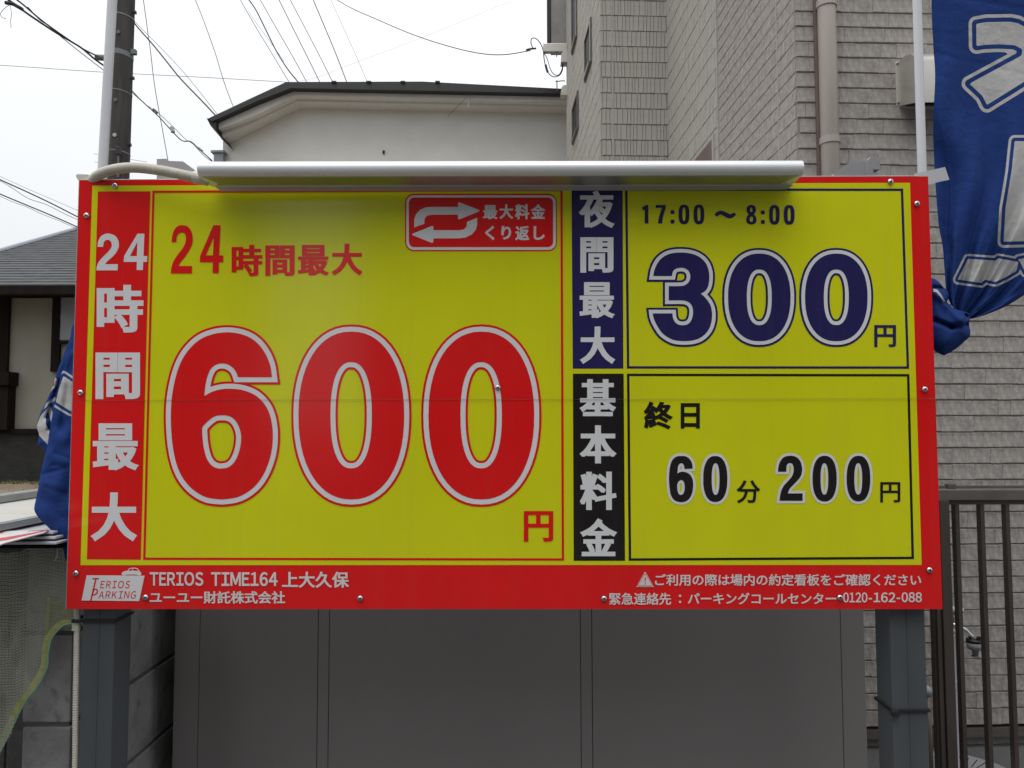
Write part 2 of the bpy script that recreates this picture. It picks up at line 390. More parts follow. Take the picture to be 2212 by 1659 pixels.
# ================================================================== THE SIGN
sign = thing('parking_sign', 'large red and yellow parking price board on two grey posts, showing 600 and 300', 'sign', (SC.x, SC.y, 0), rz=SB)
def sv(u, v, n): return (u, -n, v + SC.z)
def sheet(name, V, T, m, n, label=None):
    return build(name, [sv(u, v, n) for u, v in V], T, m, sign, local=True, label=label)
class Print:                                    # flat print on the board, several colours in one part
    def __init__(s): s.b = MB(); s.mats = []
    def put(s, V, T, m, n):
        if m not in s.mats: s.mats.append(m)
        s.b.cur = s.mats.index(m); s.b.add([sv(u, v, n) for u, v in V], T)
    def done(s, name, label=None): return build(name, s.b.v, s.b.f, None, sign, local=True, mats=s.mats, mi=s.b.m, label=label)
def loopS(pts, f=lambda p: p): return [S(*f(p)) for p in pts]
def quad(pts): return [S(*p) for p in pts]
h, w = SHT / 2, SWD / 2
seam_v = S(1106, 863)[1]
g = .0004
for nm, v0, v1 in (('upper_sheet', seam_v + g, h), ('lower_sheet', -h, seam_v - g)):
    b = MB(); b.box(-w, w, 0, .0028, v0 + SC.z, v1 + SC.z); o = b.build(nm, M_RED, sign, local=True)
b = MB(); b.box(-w + .012, w - .012, .0032, .02, -h + SC.z + .012, h + SC.z - .004); b.build('backing_panel', M_STEEL, sign, local=True)
b = MB(); b.box(-w + .002, w - .02, .0005, .03, h + SC.z + .0002, h + SC.z + .0024, .0006); b.build('top_trim', M_ALU, sign, local=True)
b = MB(); b.box(-w - .0014, -w - .0002, -.0004, .022, -h + SC.z, h + SC.z); b.build('side_trim', M_ALU, sign, local=True)

b = MB(); b.box(-w + .03, w, -.0031, -.0024, seam_v + SC.z - .0003, seam_v + SC.z + .0003); b.build('seam', mat('seam_grey', (.12, .11, .10), rough=.6, trans=.5), sign, local=True)  # thin half-transparent grey line where the two sheets meet
def ring(outer, inner):                         # frame line between two quads
    V = outer + inner; return V, [(0, 1, 5, 4), (1, 2, 6, 5), (2, 3, 7, 6), (3, 0, 4, 7)]
def inset(qd, t):                               # qd TL TR BR BL in metres
    (a, b_), (c, d), (e, f_), (g_, h_) = qd; return [(a + t, b_ - t), (c - t, d - t), (e - t, f_ + t), (g_ + t, h_ + t)]
YO = quad([(199.7, 401.2), (1965.5, 394.9), (1990.75, 1220.25), (174.25, 1220.75)])
sheet('yellow_field', YO, [(0, 3, 2, 1)], M_YEL, .0004)
sheet('red_strip', quad([(211.8, 413.7), (325.3, 413.3), (304.5, 1209), (188, 1208)]), [(0, 3, 2, 1)], M_RED, .0008)
A_ = quad([(329.5, 412.2), (1215.3, 408.0), (1218.5, 1211.0), (309.5, 1209.3)])
sheet('frame_line', *ring(A_, inset(A_, .005)), M_RED, .0008)
sheet('navy_strip', quad([(1234.5, 405), (1344.8, 405), (1346.4, 796.3), (1237.2, 796.3)]), [(0, 3, 2, 1)], M_NAV, .0008)
sheet('black_strip', quad([(1237.4, 807.2), (1347, 807.2), (1350, 1211.2), (1239.3, 1211.2)]), [(0, 3, 2, 1)], M_BLK, .0008)
A_ = quad([(1350.2, 407), (1950.5, 407.6), (1963.6, 796.6), (1354.1, 796.2)])
sheet('frame_line', *ring(A_, inset(A_, .0052)), M_NAV, .0008, 'dark navy frame line around the 300 panel')
A_ = quad([(1354.2, 807.2), (1964, 808), (1974, 1207.6), (1358, 1211.2)])
sheet('frame_line', *ring(A_, inset(A_, .0052)), M_BLK, .0008, 'black frame line around the 60 minutes panel')

def superloop(cx, cy, a, b_, e, n=56):
    out = []
    for k in range(n):
        t = 2 * math.pi * k / n; c, s_ = math.cos(t), math.sin(t)
        out.append((cx + a * math.copysign(abs(c) ** (2 / e), c), cy + b_ * math.copysign(abs(s_) ** (2 / e), s_)))
    return out
def digit(loops_px, layers, label, n0=.0010, name='digit'):
    """loops in picture px; layers = [(grow px, material)] outermost first"""
    L = [[S(*p) for p in l] for l in loops_px]; V, T = fill(L); pr = Print()
    px = .001
    for i, (gr, m) in enumerate(layers):
        if gr: V2, T2 = thicken(V, T, L, gr * px, 4)
        else: V2, T2 = V, T
        pr.put(V2, T2, m, n0 + .0003 * i)
    return pr.done(name, label)
RWR = [(15.9, M_RED), (10.8, M_WHT), (0, M_RED)]
f6 = fr(640, 1280, .4583)
SIX = [(980, 500), (965, 400), (925, 300), (860, 210), (780, 150), (680, 117), (570, 108), (460, 125), (360, 165), (280, 230), (210, 320), (160, 430), (125, 560), (103, 700), (97, 850), (103, 1000), (118, 1130), (145, 1250), (185, 1350), (240, 1430), (310, 1495), (400, 1545), (500, 1563), (580, 1563), (680, 1545), (770, 1500), (850, 1430), (910, 1340), (955, 1230), (980, 1120), (987, 1000), (978, 900), (955, 810), (915, 735), (850, 668), (780, 630), (700, 607), (620, 600), (540, 604), (460, 625), (390, 663), (398, 580), (415, 500), (445, 430), (490, 392), (545, 380), (600, 392), (645, 425), (670, 465), (682, 500)]
SIXH = [(545, 832), (490, 838), (440, 868), (395, 910), (372, 945), (375, 1040), (388, 1130), (412, 1210), (450, 1265), (500, 1292), (545, 1295), (600, 1283), (650, 1240), (685, 1170), (705, 1090), (710, 1020), (700, 960), (675, 900), (635, 855), (590, 836)]
digit([smooth_loop([f6(p) for p in SIX]), smooth_loop([f6(p) for p in SIXH])], RWR, 'large red digit 6 with white outline')
for cx in (759.2, 1039.8):
    digit([superloop(cx, 897.6, 114.2, 181.2, 2.2), superloop(cx - .4, 896.9, 44.6, 114.6, 2.35)], RWR, 'large red digit 0 with white outline')
NWN = [(12.6, M_NAV), (7.9, M_WHT), (0, M_NAV)]
f3 = fr(2560, 960, .2773)
TH = [(190, 522), (205, 440), (245, 345), (310, 265), (400, 210), (500, 187), (590, 183), (690, 190), (790, 215), (880, 265), (945, 335), (982, 420), (997, 510), (993, 600), (975, 680), (935, 740), (875, 775), (935, 830), (990, 900), (1025, 980), (1037, 1070), (1030, 1170), (1000, 1270), (945, 1350), (870, 1410), (780, 1445), (680, 1458), (590, 1458), (490, 1445), (400, 1405), (320, 1345), (265, 1270), (215, 1180), (190, 1110), (182, 1060), (465, 1060), (470, 1110), (490, 1165), (530, 1210), (580, 1228), (620, 1230), (680, 1218), (725, 1180), (750, 1125), (762, 1050), (755, 975), (720, 915), (670, 885), (600, 873), (412, 873), (412, 668), (590, 665), (650, 650), (700, 610), (722, 550), (718, 490), (690, 440), (640, 410), (585, 403), (520, 415), (475, 455), (458, 522)]
digit([smooth_loop([f3(p) for p in TH])], NWN, 'navy digit 3 with white outline')
for cx in (1639.7, 1805.9):
    digit([superloop(cx, 642.6, 67.5, 94.6, 2.25), superloop(cx, 642.4, 26.9, 60, 2.4)], NWN, 'navy digit 0 with white outline')
BW = [(5.5, M_WHT), (0, M_BLK)]
fm = fr(2640, 1780, .40687)
digit([smooth_loop([fm(p) for p in [(320, 232), (317, 190), (300, 150), (270, 120), (235, 108), (205, 107), (165, 112), (130, 135), (107, 175), (93, 240), (87, 330), (92, 410), (100, 470), (118, 515), (150, 548), (205, 562), (255, 552), (292, 520), (315, 470), (325, 410), (322, 350), (305, 305), (275, 277), (240, 264), (215, 262), (190, 268), (170, 280), (173, 240), (178, 205), (192, 184), (208, 179), (225, 184), (235, 205), (240, 235)]], 3),
       smooth_loop([fm(p) for p in [(205, 343), (185, 355), (170, 380), (168, 400), (170, 440), (180, 475), (195, 488), (208, 490), (225, 482), (237, 455), (242, 415), (238, 380), (228, 353)]], 3)], BW, 'black digit 6 with white outline')
digit([smooth_loop([fm(p) for p in [(1158, 263), (1162, 215), (1178, 165), (1205, 128), (1240, 110), (1280, 105), (1320, 110), (1355, 130), (1380, 165), (1393, 210), (1395, 250), (1388, 290), (1370, 325), (1340, 360), (1300, 400), (1270, 435), (1255, 475), (1400, 475), (1400, 548), (1173, 548), (1178, 505), (1190, 450), (1215, 400), (1255, 355), (1290, 315), (1308, 275), (1312, 240), (1308, 205), (1295, 182), (1275, 177), (1255, 185), (1243, 205), (1240, 263)]], 3)], BW, 'black digit 2 with white outline')
for x0, x1, hx0, hx1, y0, y1, hy0, hy1 in ((423, 661, 507, 583, 107, 560, 178, 490), (1497, 1735, 1576, 1652, 105, 555, 178, 487), (1832, 2065, 1908, 1985, 105, 555, 178, 487)):
    digit([[fm(p) for p in superloop((x0 + x1) / 2, (y0 + y1) / 2, (x1 - x0) / 2, (y1 - y0) / 2, 2.35, 40)],
           [fm(p) for p in superloop((hx0 + hx1) / 2, (hy0 + hy1) / 2, (hx1 - hx0) / 2, (hy1 - hy0) / 2, 2.4, 30)]], BW, 'black digit 0 with white outline')

# opening hours 17:00 - 8:00
ft = fr(2550, 780, .31646)
pr = Print()
def lay(loops, m, n=.0012): V, T = fill(loops); pr.put(V, T, m, n)
def tS(l): return [S(*ft(p)) for p in l]
lay([tS([(90, 362), (90, 190), (60, 190), (60, 150), (85, 145), (100, 128), (135, 128), (137, 362)])], M_NAV)
lay([tS([(228, 128), (357, 128), (357, 165), (335, 230), (318, 290), (310, 362), (258, 362), (268, 290), (285, 230), (308, 165), (228, 165)])], M_NAV)
for x, y in ((441, 217), (441, 338), (1582, 222), (1582, 342)): lay([tS(superloop(x, y, 25, 25, 4, 20))], M_NAV)
for x0, x1, y0, y1 in ((518, 655, 123, 372), (707, 843, 123, 372), (1662, 1795, 128, 376), (1848, 1983, 128, 376)):
    c = (x0 + x1) / 2; lay([tS(superloop(c, (y0 + y1) / 2, (x1 - x0) / 2, (y1 - y0) / 2, 2.8, 36)), tS(superloop(c, (y0 + y1) / 2 - 2, 20, 84, 2.6, 28))], M_NAV)
lay([tS(smooth_loop([(970, 250), (1000, 218), (1040, 202), (1080, 205), (1120, 222), (1160, 240), (1185, 240), (1220, 222), (1245, 250), (1210, 282), (1170, 297), (1130, 290), (1080, 262), (1050, 250), (1030, 255), (1003, 278)]))], M_NAV)
lay([tS(smooth_loop([(1436, 127), (1480, 142), (1497, 185), (1484, 228), (1468, 245), (1492, 272), (1503, 315), (1488, 357), (1436, 375), (1385, 357), (1372, 315), (1382, 272), (1404, 245), (1388, 228), (1375, 185), (1392, 142)], 3, 60)),
     tS(superloop(1436, 190, 15, 28, 2.2, 20)), tS(superloop(1438, 307, 22, 33, 2.2, 20))], M_NAV)
pr.done('lettering', 'navy opening hours 17:00 to 8:00')

# traced narrow 24 in red and in white
f0 = q(0, 1)
pr = Print()
def l0(l, sm=True): return [S(*f0(p)) for p in (smooth_loop(l, 3) if sm else l)]
lay([l0([(1485, 435), (1490, 380), (1510, 325), (1545, 292), (1585, 288), (1625, 300), (1655, 340), (1668, 400), (1662, 450), (1640, 500), (1600, 560), (1560, 610), (1545, 640), (1662, 640), (1660, 705), (1478, 705), (1482, 660), (1500, 600), (1540, 540), (1585, 480), (1605, 430), (1608, 390), (1600, 360), (1575, 350), (1550, 358), (1530, 385), (1525, 435)])], M_RED); pr.done('digit', 'narrow red digit 2'); pr = Print()
lay([l0([(1845, 288), (1907, 288), (1895, 548), (1932, 548), (1930, 608), (1893, 608), (1892, 702), (1838, 702), (1840, 608), (1728, 608), (1730, 555)], 0), l0([(1848, 390), (1780, 548), (1842, 548)], 0)], M_RED); pr.done('digit', 'narrow red digit 4'); pr = Print()
def put_glyph(ch, box, m, f=lambda p: p, rx=.036, ry=.026, n=.0012, shear=0):
    V, T = bold(ch, rx, ry); mn, mxx = V.min(0), V.max(0); x0, x1, y0, y1 = box
    out = []
    for x, y in V:
        a = (x - mn[0]) / (mxx[0] - mn[0]); c = (mxx[1] - y) / (mxx[1] - mn[1])
        out.append(S(*f((x0 + a * (x1 - x0) + shear * (1 - c) * (y1 - y0), y0 + c * (y1 - y0)))))
    pr.put(out, T, m, n)
f1 = q(1, 1); f2 = q(2, 1)
K = dict(rx=.040, ry=.02)
put_glyph('時', (-209, 57, 457, 728), M_RED, f1, **K); pr.done('character', 'red character 時'); pr = Print(); put_glyph('間', (82, 335, 462, 727), M_RED, f1, **K); pr.done('character', 'red character 間'); pr = Print()
put_glyph('最', (363, 632, 458, 725), M_RED, f1, **K); pr.done('character', 'red character 最'); pr = Print(); put_glyph('大', (652, 922, 447, 722), M_RED, f1, **K); pr.done('character', 'red character 大'); pr = Print()

pr = Print()
lay([l0([(845, 475), (850, 430), (875, 385), (915, 362), (950, 362), (995, 378), (1022, 415), (1030, 460), (1015, 510), (980, 555), (930, 600), (910, 625), (1020, 625), (1018, 678), (836, 678), (840, 640), (860, 600), (900, 555), (945, 510), (968, 470), (965, 435), (945, 415), (920, 415), (900, 435), (893, 475)])], M_WHT); pr.done('digit', 'white digit 2'); pr = Print()
lay([l0([(1190, 362), (1250, 362), (1242, 555), (1275, 555), (1273, 605), (1240, 605), (1237, 675), (1183, 675), (1185, 605), (1072, 605), (1075, 555)], 0), l0([(1190, 430), (1125, 555), (1185, 555)], 0)], M_WHT); pr.done('digit', 'white digit 4'); pr = Print()
K = dict(rx=.043, ry=.022)
put_glyph('時', (838, 1242, 803, 1215), M_WHT, f0, **K); pr.done('character', 'white character 時'); pr = Print(); put_glyph('間', (828, 1212, 1388, 1790), M_WHT, f0, **K); pr.done('character', 'white character 間'); pr = Print()
f02 = q(0, 2)
put_glyph('最', (803, 1203, 340, 747), M_WHT, f02, **K); pr.done('character', 'white character 最'); pr = Print(); put_glyph('大', (785, 1188, 937, 1360), M_WHT, f02, **K); pr.done('character', 'white character 大'); pr = Print()

pr = Print()
put_glyph('夜', (575, 887, -12, 312), M_WHT, f2, **K); pr.done('character', 'white character 夜'); pr = Print(); put_glyph('間', (590, 876, 392, 698), M_WHT, f2, **K); pr.done('character', 'white character 間'); pr = Print()
put_glyph('最', (583, 888, 780, 1092), M_WHT, f2, **K); pr.done('character', 'white character 最'); pr = Print(); put_glyph('大', (585, 892, 1163, 1487), M_WHT, f2, **K); pr.done('character', 'white character 大'); pr = Print()

f22 = q(2, 2); pr = Print()
put_glyph('基', (582, 900, -42, 278), M_WHT, f22, **K); pr.done('character', 'white character 基'); pr = Print(); put_glyph('本', (583, 903, 357, 686), M_WHT, f22, **K); pr.done('character', 'white character 本'); pr = Print()
put_glyph('料', (585, 903, 757, 1088), M_WHT, f22, **K); pr.done('character', 'white character 料'); pr = Print(); put_glyph('金', (587, 908, 1160, 1487), M_WHT, f22, **K); pr.done('character', 'white character 金'); pr = Print()

pr = Print(); put_glyph('円', (102, 356, 1097, 1362), M_RED, f22, rx=.03, ry=.02); pr.done('character', 'red character 円')
pr = Print(); put_glyph('円', (916, 1104, 1150, 1340), M_NAV, q(3, 1), rx=.026, ry=.018); pr.done('character', 'navy character 円')
pr = Print(); put_glyph('円', (968, 1141, 847, 1023), M_BLK, q(3, 2), rx=.02, ry=.015); pr.done('character', 'black character 円')
pr = Print(); put_glyph('分', (750, 985, 345, 572), M_BLK, fm, rx=.02, ry=.018); pr.done('character', 'black character 分')
pr = Print(); put_glyph('終', (1138, 1391, 150, 392), M_BLK, f22, rx=.04, ry=.026); pr.done('character', 'black character 終'); pr = Print(); put_glyph('日', (1457, 1622, 165, 385), M_BLK, f22, rx=.03, ry=.028)
pr.done('character', 'black character 日')

# repeat-charge badge with two arrows
fb = fr(1600, 760, .29837)
def rrect(x0, x1, y0, y1, r):
    out = []
    for cx, cy, a0 in ((x1 - r, y1 - r, 0), (x0 + r, y1 - r, 90), (x0 + r, y0 + r, 180), (x1 - r, y0 + r, 270)):
        out += [(cx + r * math.cos(R(a0 + k * 11.25)), cy + r * math.sin(R(a0 + k * 11.25))) for k in range(9)]
    return out
bS = lambda l: [S(*fb(p)) for p in l]
pr = Print()
lay([bS(rrect(68, 2105, 50, 822, 120))], M_RED, .0010); lay([bS(rrect(86, 2090, 72, 805, 102))], M_WHT, .0013); lay([bS(rrect(120, 2052, 105, 768, 70))], M_RED, .0016)
pr.done('badge', 'red rounded badge with white border')
pr = Print()
lay([bS([(192, 505), (192, 400), (215, 330), (270, 270), (350, 235), (430, 230), (778, 230), (778, 180), (788, 168), (800, 168), (1058, 270), (1065, 283), (1056, 292), (800, 395), (785, 394), (778, 385), (778, 333), (430, 335), (370, 345), (335, 380), (328, 420), (328, 455)])], M_WHT, .0019)
pr.done('arrow', 'white arrow pointing right')
pr = Print()
lay([bS([(1035, 375), (1035, 470), (1015, 540), (960, 600), (880, 640), (800, 650), (448, 652), (448, 700), (435, 712), (420, 708), (170, 608), (162, 597), (172, 588), (430, 485), (442, 487), (448, 495), (448, 542), (800, 542), (860, 530), (895, 490), (900, 430)])], M_WHT, .0019)
pr.done('arrow', 'white arrow pointing left')
pr = Print()
K = dict(rx=.04, ry=.026, n=.0019)
for ch, bx in zip('最大料金くり返し', ((1113, 1310, 205, 395), (1330, 1520, 195, 393), (1540, 1735, 193, 395), (1752, 1950, 195, 390), (1142, 1270, 483, 675), (1358, 1490, 485, 668), (1543, 1735, 485, 675), (1790, 1942, 488, 672))):
    put_glyph(ch, bx, M_WHT, fb, **K)
pr.done('lettering', 'white words 最大料金 くり返し')

# small lines along the bottom band
def line(text, x0, x1, y0, y1, m, f, cell=True, rx=.022, ry=.018, n=.0012, gap=.07, shear=0):
    """text fitted to a measured box; cell=True keeps the even spacing of full-width type"""
    items = []; pen = 0; lo = 9; hi = -9
    for ch in text:
        if ch == ' ': pen += .35; continue
        V, T = bold(ch, rx, ry); mn, mxx = V.min(0), V.max(0)
        if cell: V = V + np.array([pen, 0]); pen += 1.0 * CELL
        else: V = V - np.array([mn[0] - pen, 0]); pen += mxx[0] - mn[0] + gap
        items.append((V, T)); lo = min(lo, V[:, 1].min()); hi = max(hi, V[:, 1].max())
    a = min(V[:, 0].min() for V, T in items); b_ = max(V[:, 0].max() for V, T in items)
    for V, T in items:
        out = [S(*f((x0 + (x - a) / (b_ - a) * (x1 - x0) + shear * (y1 - (y1 - (y - lo) / (hi - lo) * (y1 - y0))), y1 - (y - lo) / (hi - lo) * (y1 - y0)))) for x, y in V]
        pr.put(out, T, m, n)
_w = glyph('口')[0]; _c = bpy.data.curves.new('g', 'FONT'); _c.body = '口口'; _o = bpy.data.objects.new('g', _c); COL.objects.link(_o)
_m = _o.evaluated_get(bpy.context.evaluated_depsgraph_get()).to_mesh(); CELL = max(v.co.x for v in _m.vertices) - _w[:, 0].max()
bpy.data.objects.remove(_o); bpy.data.curves.remove(_c)
fl = fr(300, 2240, .5425); frr = fr(2400, 2240, .61483)
M_PNK = vinyl('pinkish_white_vinyl', (.68, .64, .64))
pr = Print()
line('ＴＥＲＩＯＳ', 553, 948, 88, 190, M_PNK, fl, False, .03, .024); line('ＴＩＭＥ１６４', 1005, 1495, 88, 192, M_PNK, fl, False, .03, .024)
line('上大久保', 1528, 2022, 85, 205, M_PNK, fl, True, .028, .02); pr.done('lettering', 'white line TERIOS TIME164 上大久保')
pr = Print(); line('ユーユー財託株式会社', 552, 1550, 228, 322, M_PNK, fl, True, .026, .02); pr.done('lettering', 'white line ユーユー財託株式会社')
pr = Print(); line('ご利用の際は場内の約定看板をご確認ください', 357, 2088, 90, 168, M_PNK, frr, True, .02, .016); pr.done('lettering', 'white notice line ご利用の際は場内の約定看板をご確認ください')
pr = Print(); line('緊急連絡先', 58, 462, 212, 292, M_PNK, frr, True, .02, .014)
for y in (232, 272): lay([[S(*frr(p)) for p in superloop(520, y, 8, 8, 2, 14)]], M_PNK)
line('パーキングコールセンター', 570, 1535, 212, 288, M_PNK, frr, True, .022, .018); line('０１２０', 1580, 1738, 210, 276, M_PNK, frr, False, .028, .02, gap=.06)
lay([[S(*frr(p)) for p in ((1746, 246), (1768, 246), (1768, 256), (1746, 256))]], M_PNK)
line('１６２', 1778, 1920, 210, 275, M_PNK, frr, False, .028, .02, gap=.06); lay([[S(*frr(p)) for p in ((1928, 244), (1950, 244), (1950, 254), (1928, 254))]], M_PNK)
line('０８８', 1960, 2092, 209, 274, M_PNK, frr, False, .028, .02, gap=.06); pr.done('lettering', 'white emergency telephone line ending 0120-162-088')
pr = Print()
tri = lambda k: [S(*frr(p)) for p in smooth_loop([(293, 80 + k * 1.6), (299, 84 + k * 1.6), (344 - k, 166 - k * .5), (340 - k, 174 - k), (246 + k, 174 - k), (242 + k, 166 - k * .5), (287, 84 + k * 1.6)], 2, 80)]
lay([tri(0)], M_PNK, .0010); lay([tri(5)], M_RED, .0013); lay([tri(9)], M_PNK, .0016)
lay([[S(*frr(p)) for p in ((289, 112), (297, 112), (295, 146), (291, 146))]], M_RED, .0019); lay([[S(*frr(p)) for p in superloop(293, 154, 4.5, 4.5, 2, 12)]], M_RED, .0019)
pr.done('warning_symbol', 'white warning triangle with exclamation mark')
# company badge with car
pr = Print()
lS = lambda l: [S(*fl(p)) for p in l]
lay([lS([(88, 112), (515, 115), (475, 302), (50, 298)])], M_WHT, .0010)
lay([lS(smooth_loop([(345, 105), (350, 92), (362, 84), (378, 80), (388, 78), (400, 62), (420, 57), (448, 57), (466, 64), (478, 80), (488, 92), (492, 104), (486, 113), (355, 113)], 3))], M_WHT, .0010)
lay([lS([(396, 77), (405, 65), (424, 62), (424, 77)])], M_RED, .0013); lay([lS([(429, 62), (448, 62), (462, 68), (470, 78), (429, 77)])], M_RED, .0013)
lay([lS([(378, 106), (460, 106), (460, 110), (378, 110)])], M_RED, .0013)
lay([lS([(131, 132), (180, 132), (178, 142), (161, 142), (124, 299), (113, 299), (150, 142), (129, 142)])], M_RED, .0013)
lay([lS(smooth_loop([(140, 211), (158, 210), (171, 218), (173, 234), (162, 252), (140, 262), (129, 262)], 3)), lS(smooth_loop([(145, 220), (155, 219), (162, 224), (162, 235), (153, 246), (141, 252), (137, 253)], 3))], M_RED, .0013)
line('ＥＲＩＯＳ', 187, 402, 152, 208, M_RED, fl, False, .006, .006, n=.0013, gap=.22, shear=.18)
line('ＡＲＫＩＮＧ', 172, 446, 228, 284, M_RED, fl, False, .006, .006, n=.0013, gap=.2, shear=.18)
pr.done('badge', 'white slanted TERIOS PARKING badge with small car')

# pan-head screws
def screw(px, py, r=.0062):
    u, v = S(px, py); bm = bmesh.new()
    prof = [(0, .0046), (.35, .0044), (.7, .0036), (.92, .0022), (1, .0008), (1.02, 0)]; rings = []; n = 20
    for t, hh in prof[1:]:
        rings.append([bm.verts.new(sv(u + r * t * math.cos(2 * math.pi * k / n), v + r * t * math.sin(2 * math.pi * k / n), .0018 + hh)) for k in range(n)])
    c = bm.verts.new(sv(u, v, .0018 + .0046))
    for k in range(n): bm.faces.new((c, rings[0][k], rings[0][(k + 1) % n]))
    for a, b_ in zip(rings, rings[1:]):
        for k in range(n): bm.faces.new((a[k], b_[k], b_[(k + 1) % n], a[(k + 1) % n]))
    b = MB().bm(bm); b.cur = 1; ang = random.random() * 1.5
    for k in (0, 1):
        a = ang + k * math.pi / 2; d = Vector((math.cos(a), math.sin(a))); e = Vector((-d.y, d.x))
        b.add([sv(u + x, v + y, .0018 + .0048) for x, y in (tuple(d * .0032 + e * .0006), tuple(-d * .0032 + e * .0006), tuple(-d * .0032 - e * .0006), tuple(d * .0032 - e * .0006))], [(0, 1, 2, 3)])
    o = build('screw', b.v, b.f, None, sign, local=True, mats=[M_SCREW, M_DARK], mi=b.m, smooth=True)
for p in ((249, 402), (188, 466), (175, 848), (165, 1238), (315.5, 1290), (778.5, 1292), (1304.5, 1292.5), (1813.5, 1290.5), (2006.5, 1231), (1996.5, 841), (1979.5, 440.5), (1922.5, 393), (1075.5, 837.5)): screw(*p)

# posts carry the board
def post(xa, xb, d):
    ya = 1.6265; L = W(xa, 1400, ya); Rr = W(xb, 1400, ya)
    x0, x1 = L.x - SC.x, Rr.x - SC.x; b = MB(); y0 = ya - SC.y
    b.box(x0, x1, y0, y0 + d, 0, 2.0, .003)
    o = b.build('post', M_POST, sign, local=True, smooth=False)
    g_ = MB(); xm = x0 + (x1 - x0) * .5
    g_.box(xm - .002, xm + .002, y0 - .0012, y0 + .003, .02, 1.98); g_.build('seam_bead', M_POST, sign, local=True)
    return x0 + SC.x, x1 + SC.x, ya, d
PL = post(172.5, 242, .072); PR = post(1920, 1996, .068)

# lamp over the board
lp = W((427 + 1735) / 2, 400, 1.54)
lamp = thing('sign_lamp', 'long silver lamp hood mounted along the top edge of the price board', 'lamp', (lp.x, 1.55, lp.z))
def lamp_rail():
    Y0 = 1.508; L = W(427, 376, Y0); Q = W(1735.5, 374, Y0)
    zt = W(1100, 343, Y0).z; zb = W(1100, 376.5, Y0).z; hgt = zt - zb
    prof = []                                   # (y, z) side profile of bullnose
    for k in range(9):
        a = R(90 + k * 22.5); prof.append((Y0 + hgt / 2 + hgt / 2 * math.cos(a), (zt + zb) / 2 + hgt / 2 * math.sin(a)))
    prof = [(Y0 + .075, zt)] + prof + [(Y0 + .075, zb)]
    b = MB(); b.prism([(L.x + .002, y, z) for y, z in prof], (Q.x - L.x - .004, 0, 0)); fix_normals(autosmooth(b.build('housing', M_LAMPW, lamp), 30))
    for x0, x1 in ((L.x - .002, L.x + .002), (Q.x - .002, Q.x + .002)):
        b = MB(); b.prism([(x0, y, z) for y, z in prof], (x1 - x0, 0, 0)); fix_normals(b.build('end_cap', M_LAMPW, lamp))
    # reflector tray under it, narrowing towards the board
    yb = 1.5955; zr = W(1100, 412, yb).z; la = W(478, 410, yb).x; ra = W(1698, 408, yb).x
    zk = W(1100, 395, 1.575).z
    rows = [(Y0 + .012, zb - .0005, L.x + .006, Q.x - .006), (1.555, zb - .006, L.x + .03, Q.x - .03), (1.585, zk - .002, la - .012, ra + .012), (yb, zr, la, ra)]
    vs = []
    for y, z, a, c in rows: vs += [(a, y, z), (c, y, z)]
    for y, z, a, c in rows: vs += [(a, y, zb + .004), (c, y, zb + .004)]
    fs = [(0, 1, 3, 2), (2, 3, 5, 4), (4, 5, 7, 6)]
    fs += [(8, 10, 11, 9), (10, 12, 13, 11), (12, 14, 15, 13), (0, 2, 10, 8), (2, 4, 12, 10), (4, 6, 14, 12), (1, 9, 11, 3), (3, 11, 13, 5), (5, 13, 15, 7), (0, 8, 9, 1), (6, 7, 15, 14)]
    fix_normals(build('reflector', vs, fs, M_LAMPU, lamp))
    b = MB()
    for px in (1083, 1664):
        P = W(px, 398, 1.585); b.tube([P + Vector((0, 0, .004)), P - Vector((0, 0, .003))], .006, 12)
    b.build('bolt', M_STEEL, lamp)
lamp_rail()

# corrugated conduit from lamp to behind the board
def corrugated(b, pts, r, pitch, sides=14):
    C = catmull(pts, 24); L = [0]
    for a, c in zip(C, C[1:]): L.append(L[-1] + (c - a).length)
    n = int(L[-1] / pitch * 4); out = []; j = 0; rad = []
    for i in range(n + 1):
        s_ = L[-1] * i / n
        while j < len(L) - 2 and L[j + 1] < s_: j += 1
        t = (s_ - L[j]) / max(1e-9, L[j + 1] - L[j]); out.append(C[j].lerp(C[j + 1], t)); rad.append(r * (1, .93, .80, .93)[i % 4])
    b.tube(out, rad, sides)
cd = thing('corrugated_conduit', 'beige corrugated hose arching over the top left corner of the board to the lamp', 'conduit', W(330, 372, 1.56))
b = MB(); corrugated(b, [W(192, 470, 1.645), W(193, 412, 1.64), W(204, 385, 1.61), W(235, 369, 1.585), W(285, 362, 1.57), W(345, 368, 1.562), W(400, 379, 1.558), W(424, 384, 1.556)], .0112, .0037)
b.build('hose', M_PVC, cd, smooth=True)
b = MB(); b.tube([W(420, 383, 1.556), W(436, 385, 1.555)], .0135, 16); b.tube([W(434, 385, 1.555), W(452, 394, 1.565)], [.0125, .009], 16); b.build('coupling', M_PVC, cd, smooth=False)
b = MB(); ff = fr(280, 580, .3074); b.prism([W(*ff(p), 1.632) for p in ((75, 390), (110, 378), (232, 384), (215, 470), (160, 470), (110, 465), (82, 420))], (0, .03, 0)); fix_normals(b.build('elbow_box', M_PVC, cd))
cd2 = thing('corrugated_conduit', 'thin beige corrugated conduit running down the left post below the board', 'conduit', W(166, 1500, 1.64))
b = MB(); corrugated(b, [W(167.5, 1290, 1.642), W(166.5, 1350, 1.642), W(165, 1450, 1.642), W(163.5, 1550, 1.642), W(161.5, 1700, 1.642), (W(160, 1700, 1.642).x, 1.642, .3), (W(160, 1700, 1.642).x, 1.642, 0.01)], .0067, .0053, 12)
b.build('hose', M_PVC, cd2, smooth=True)
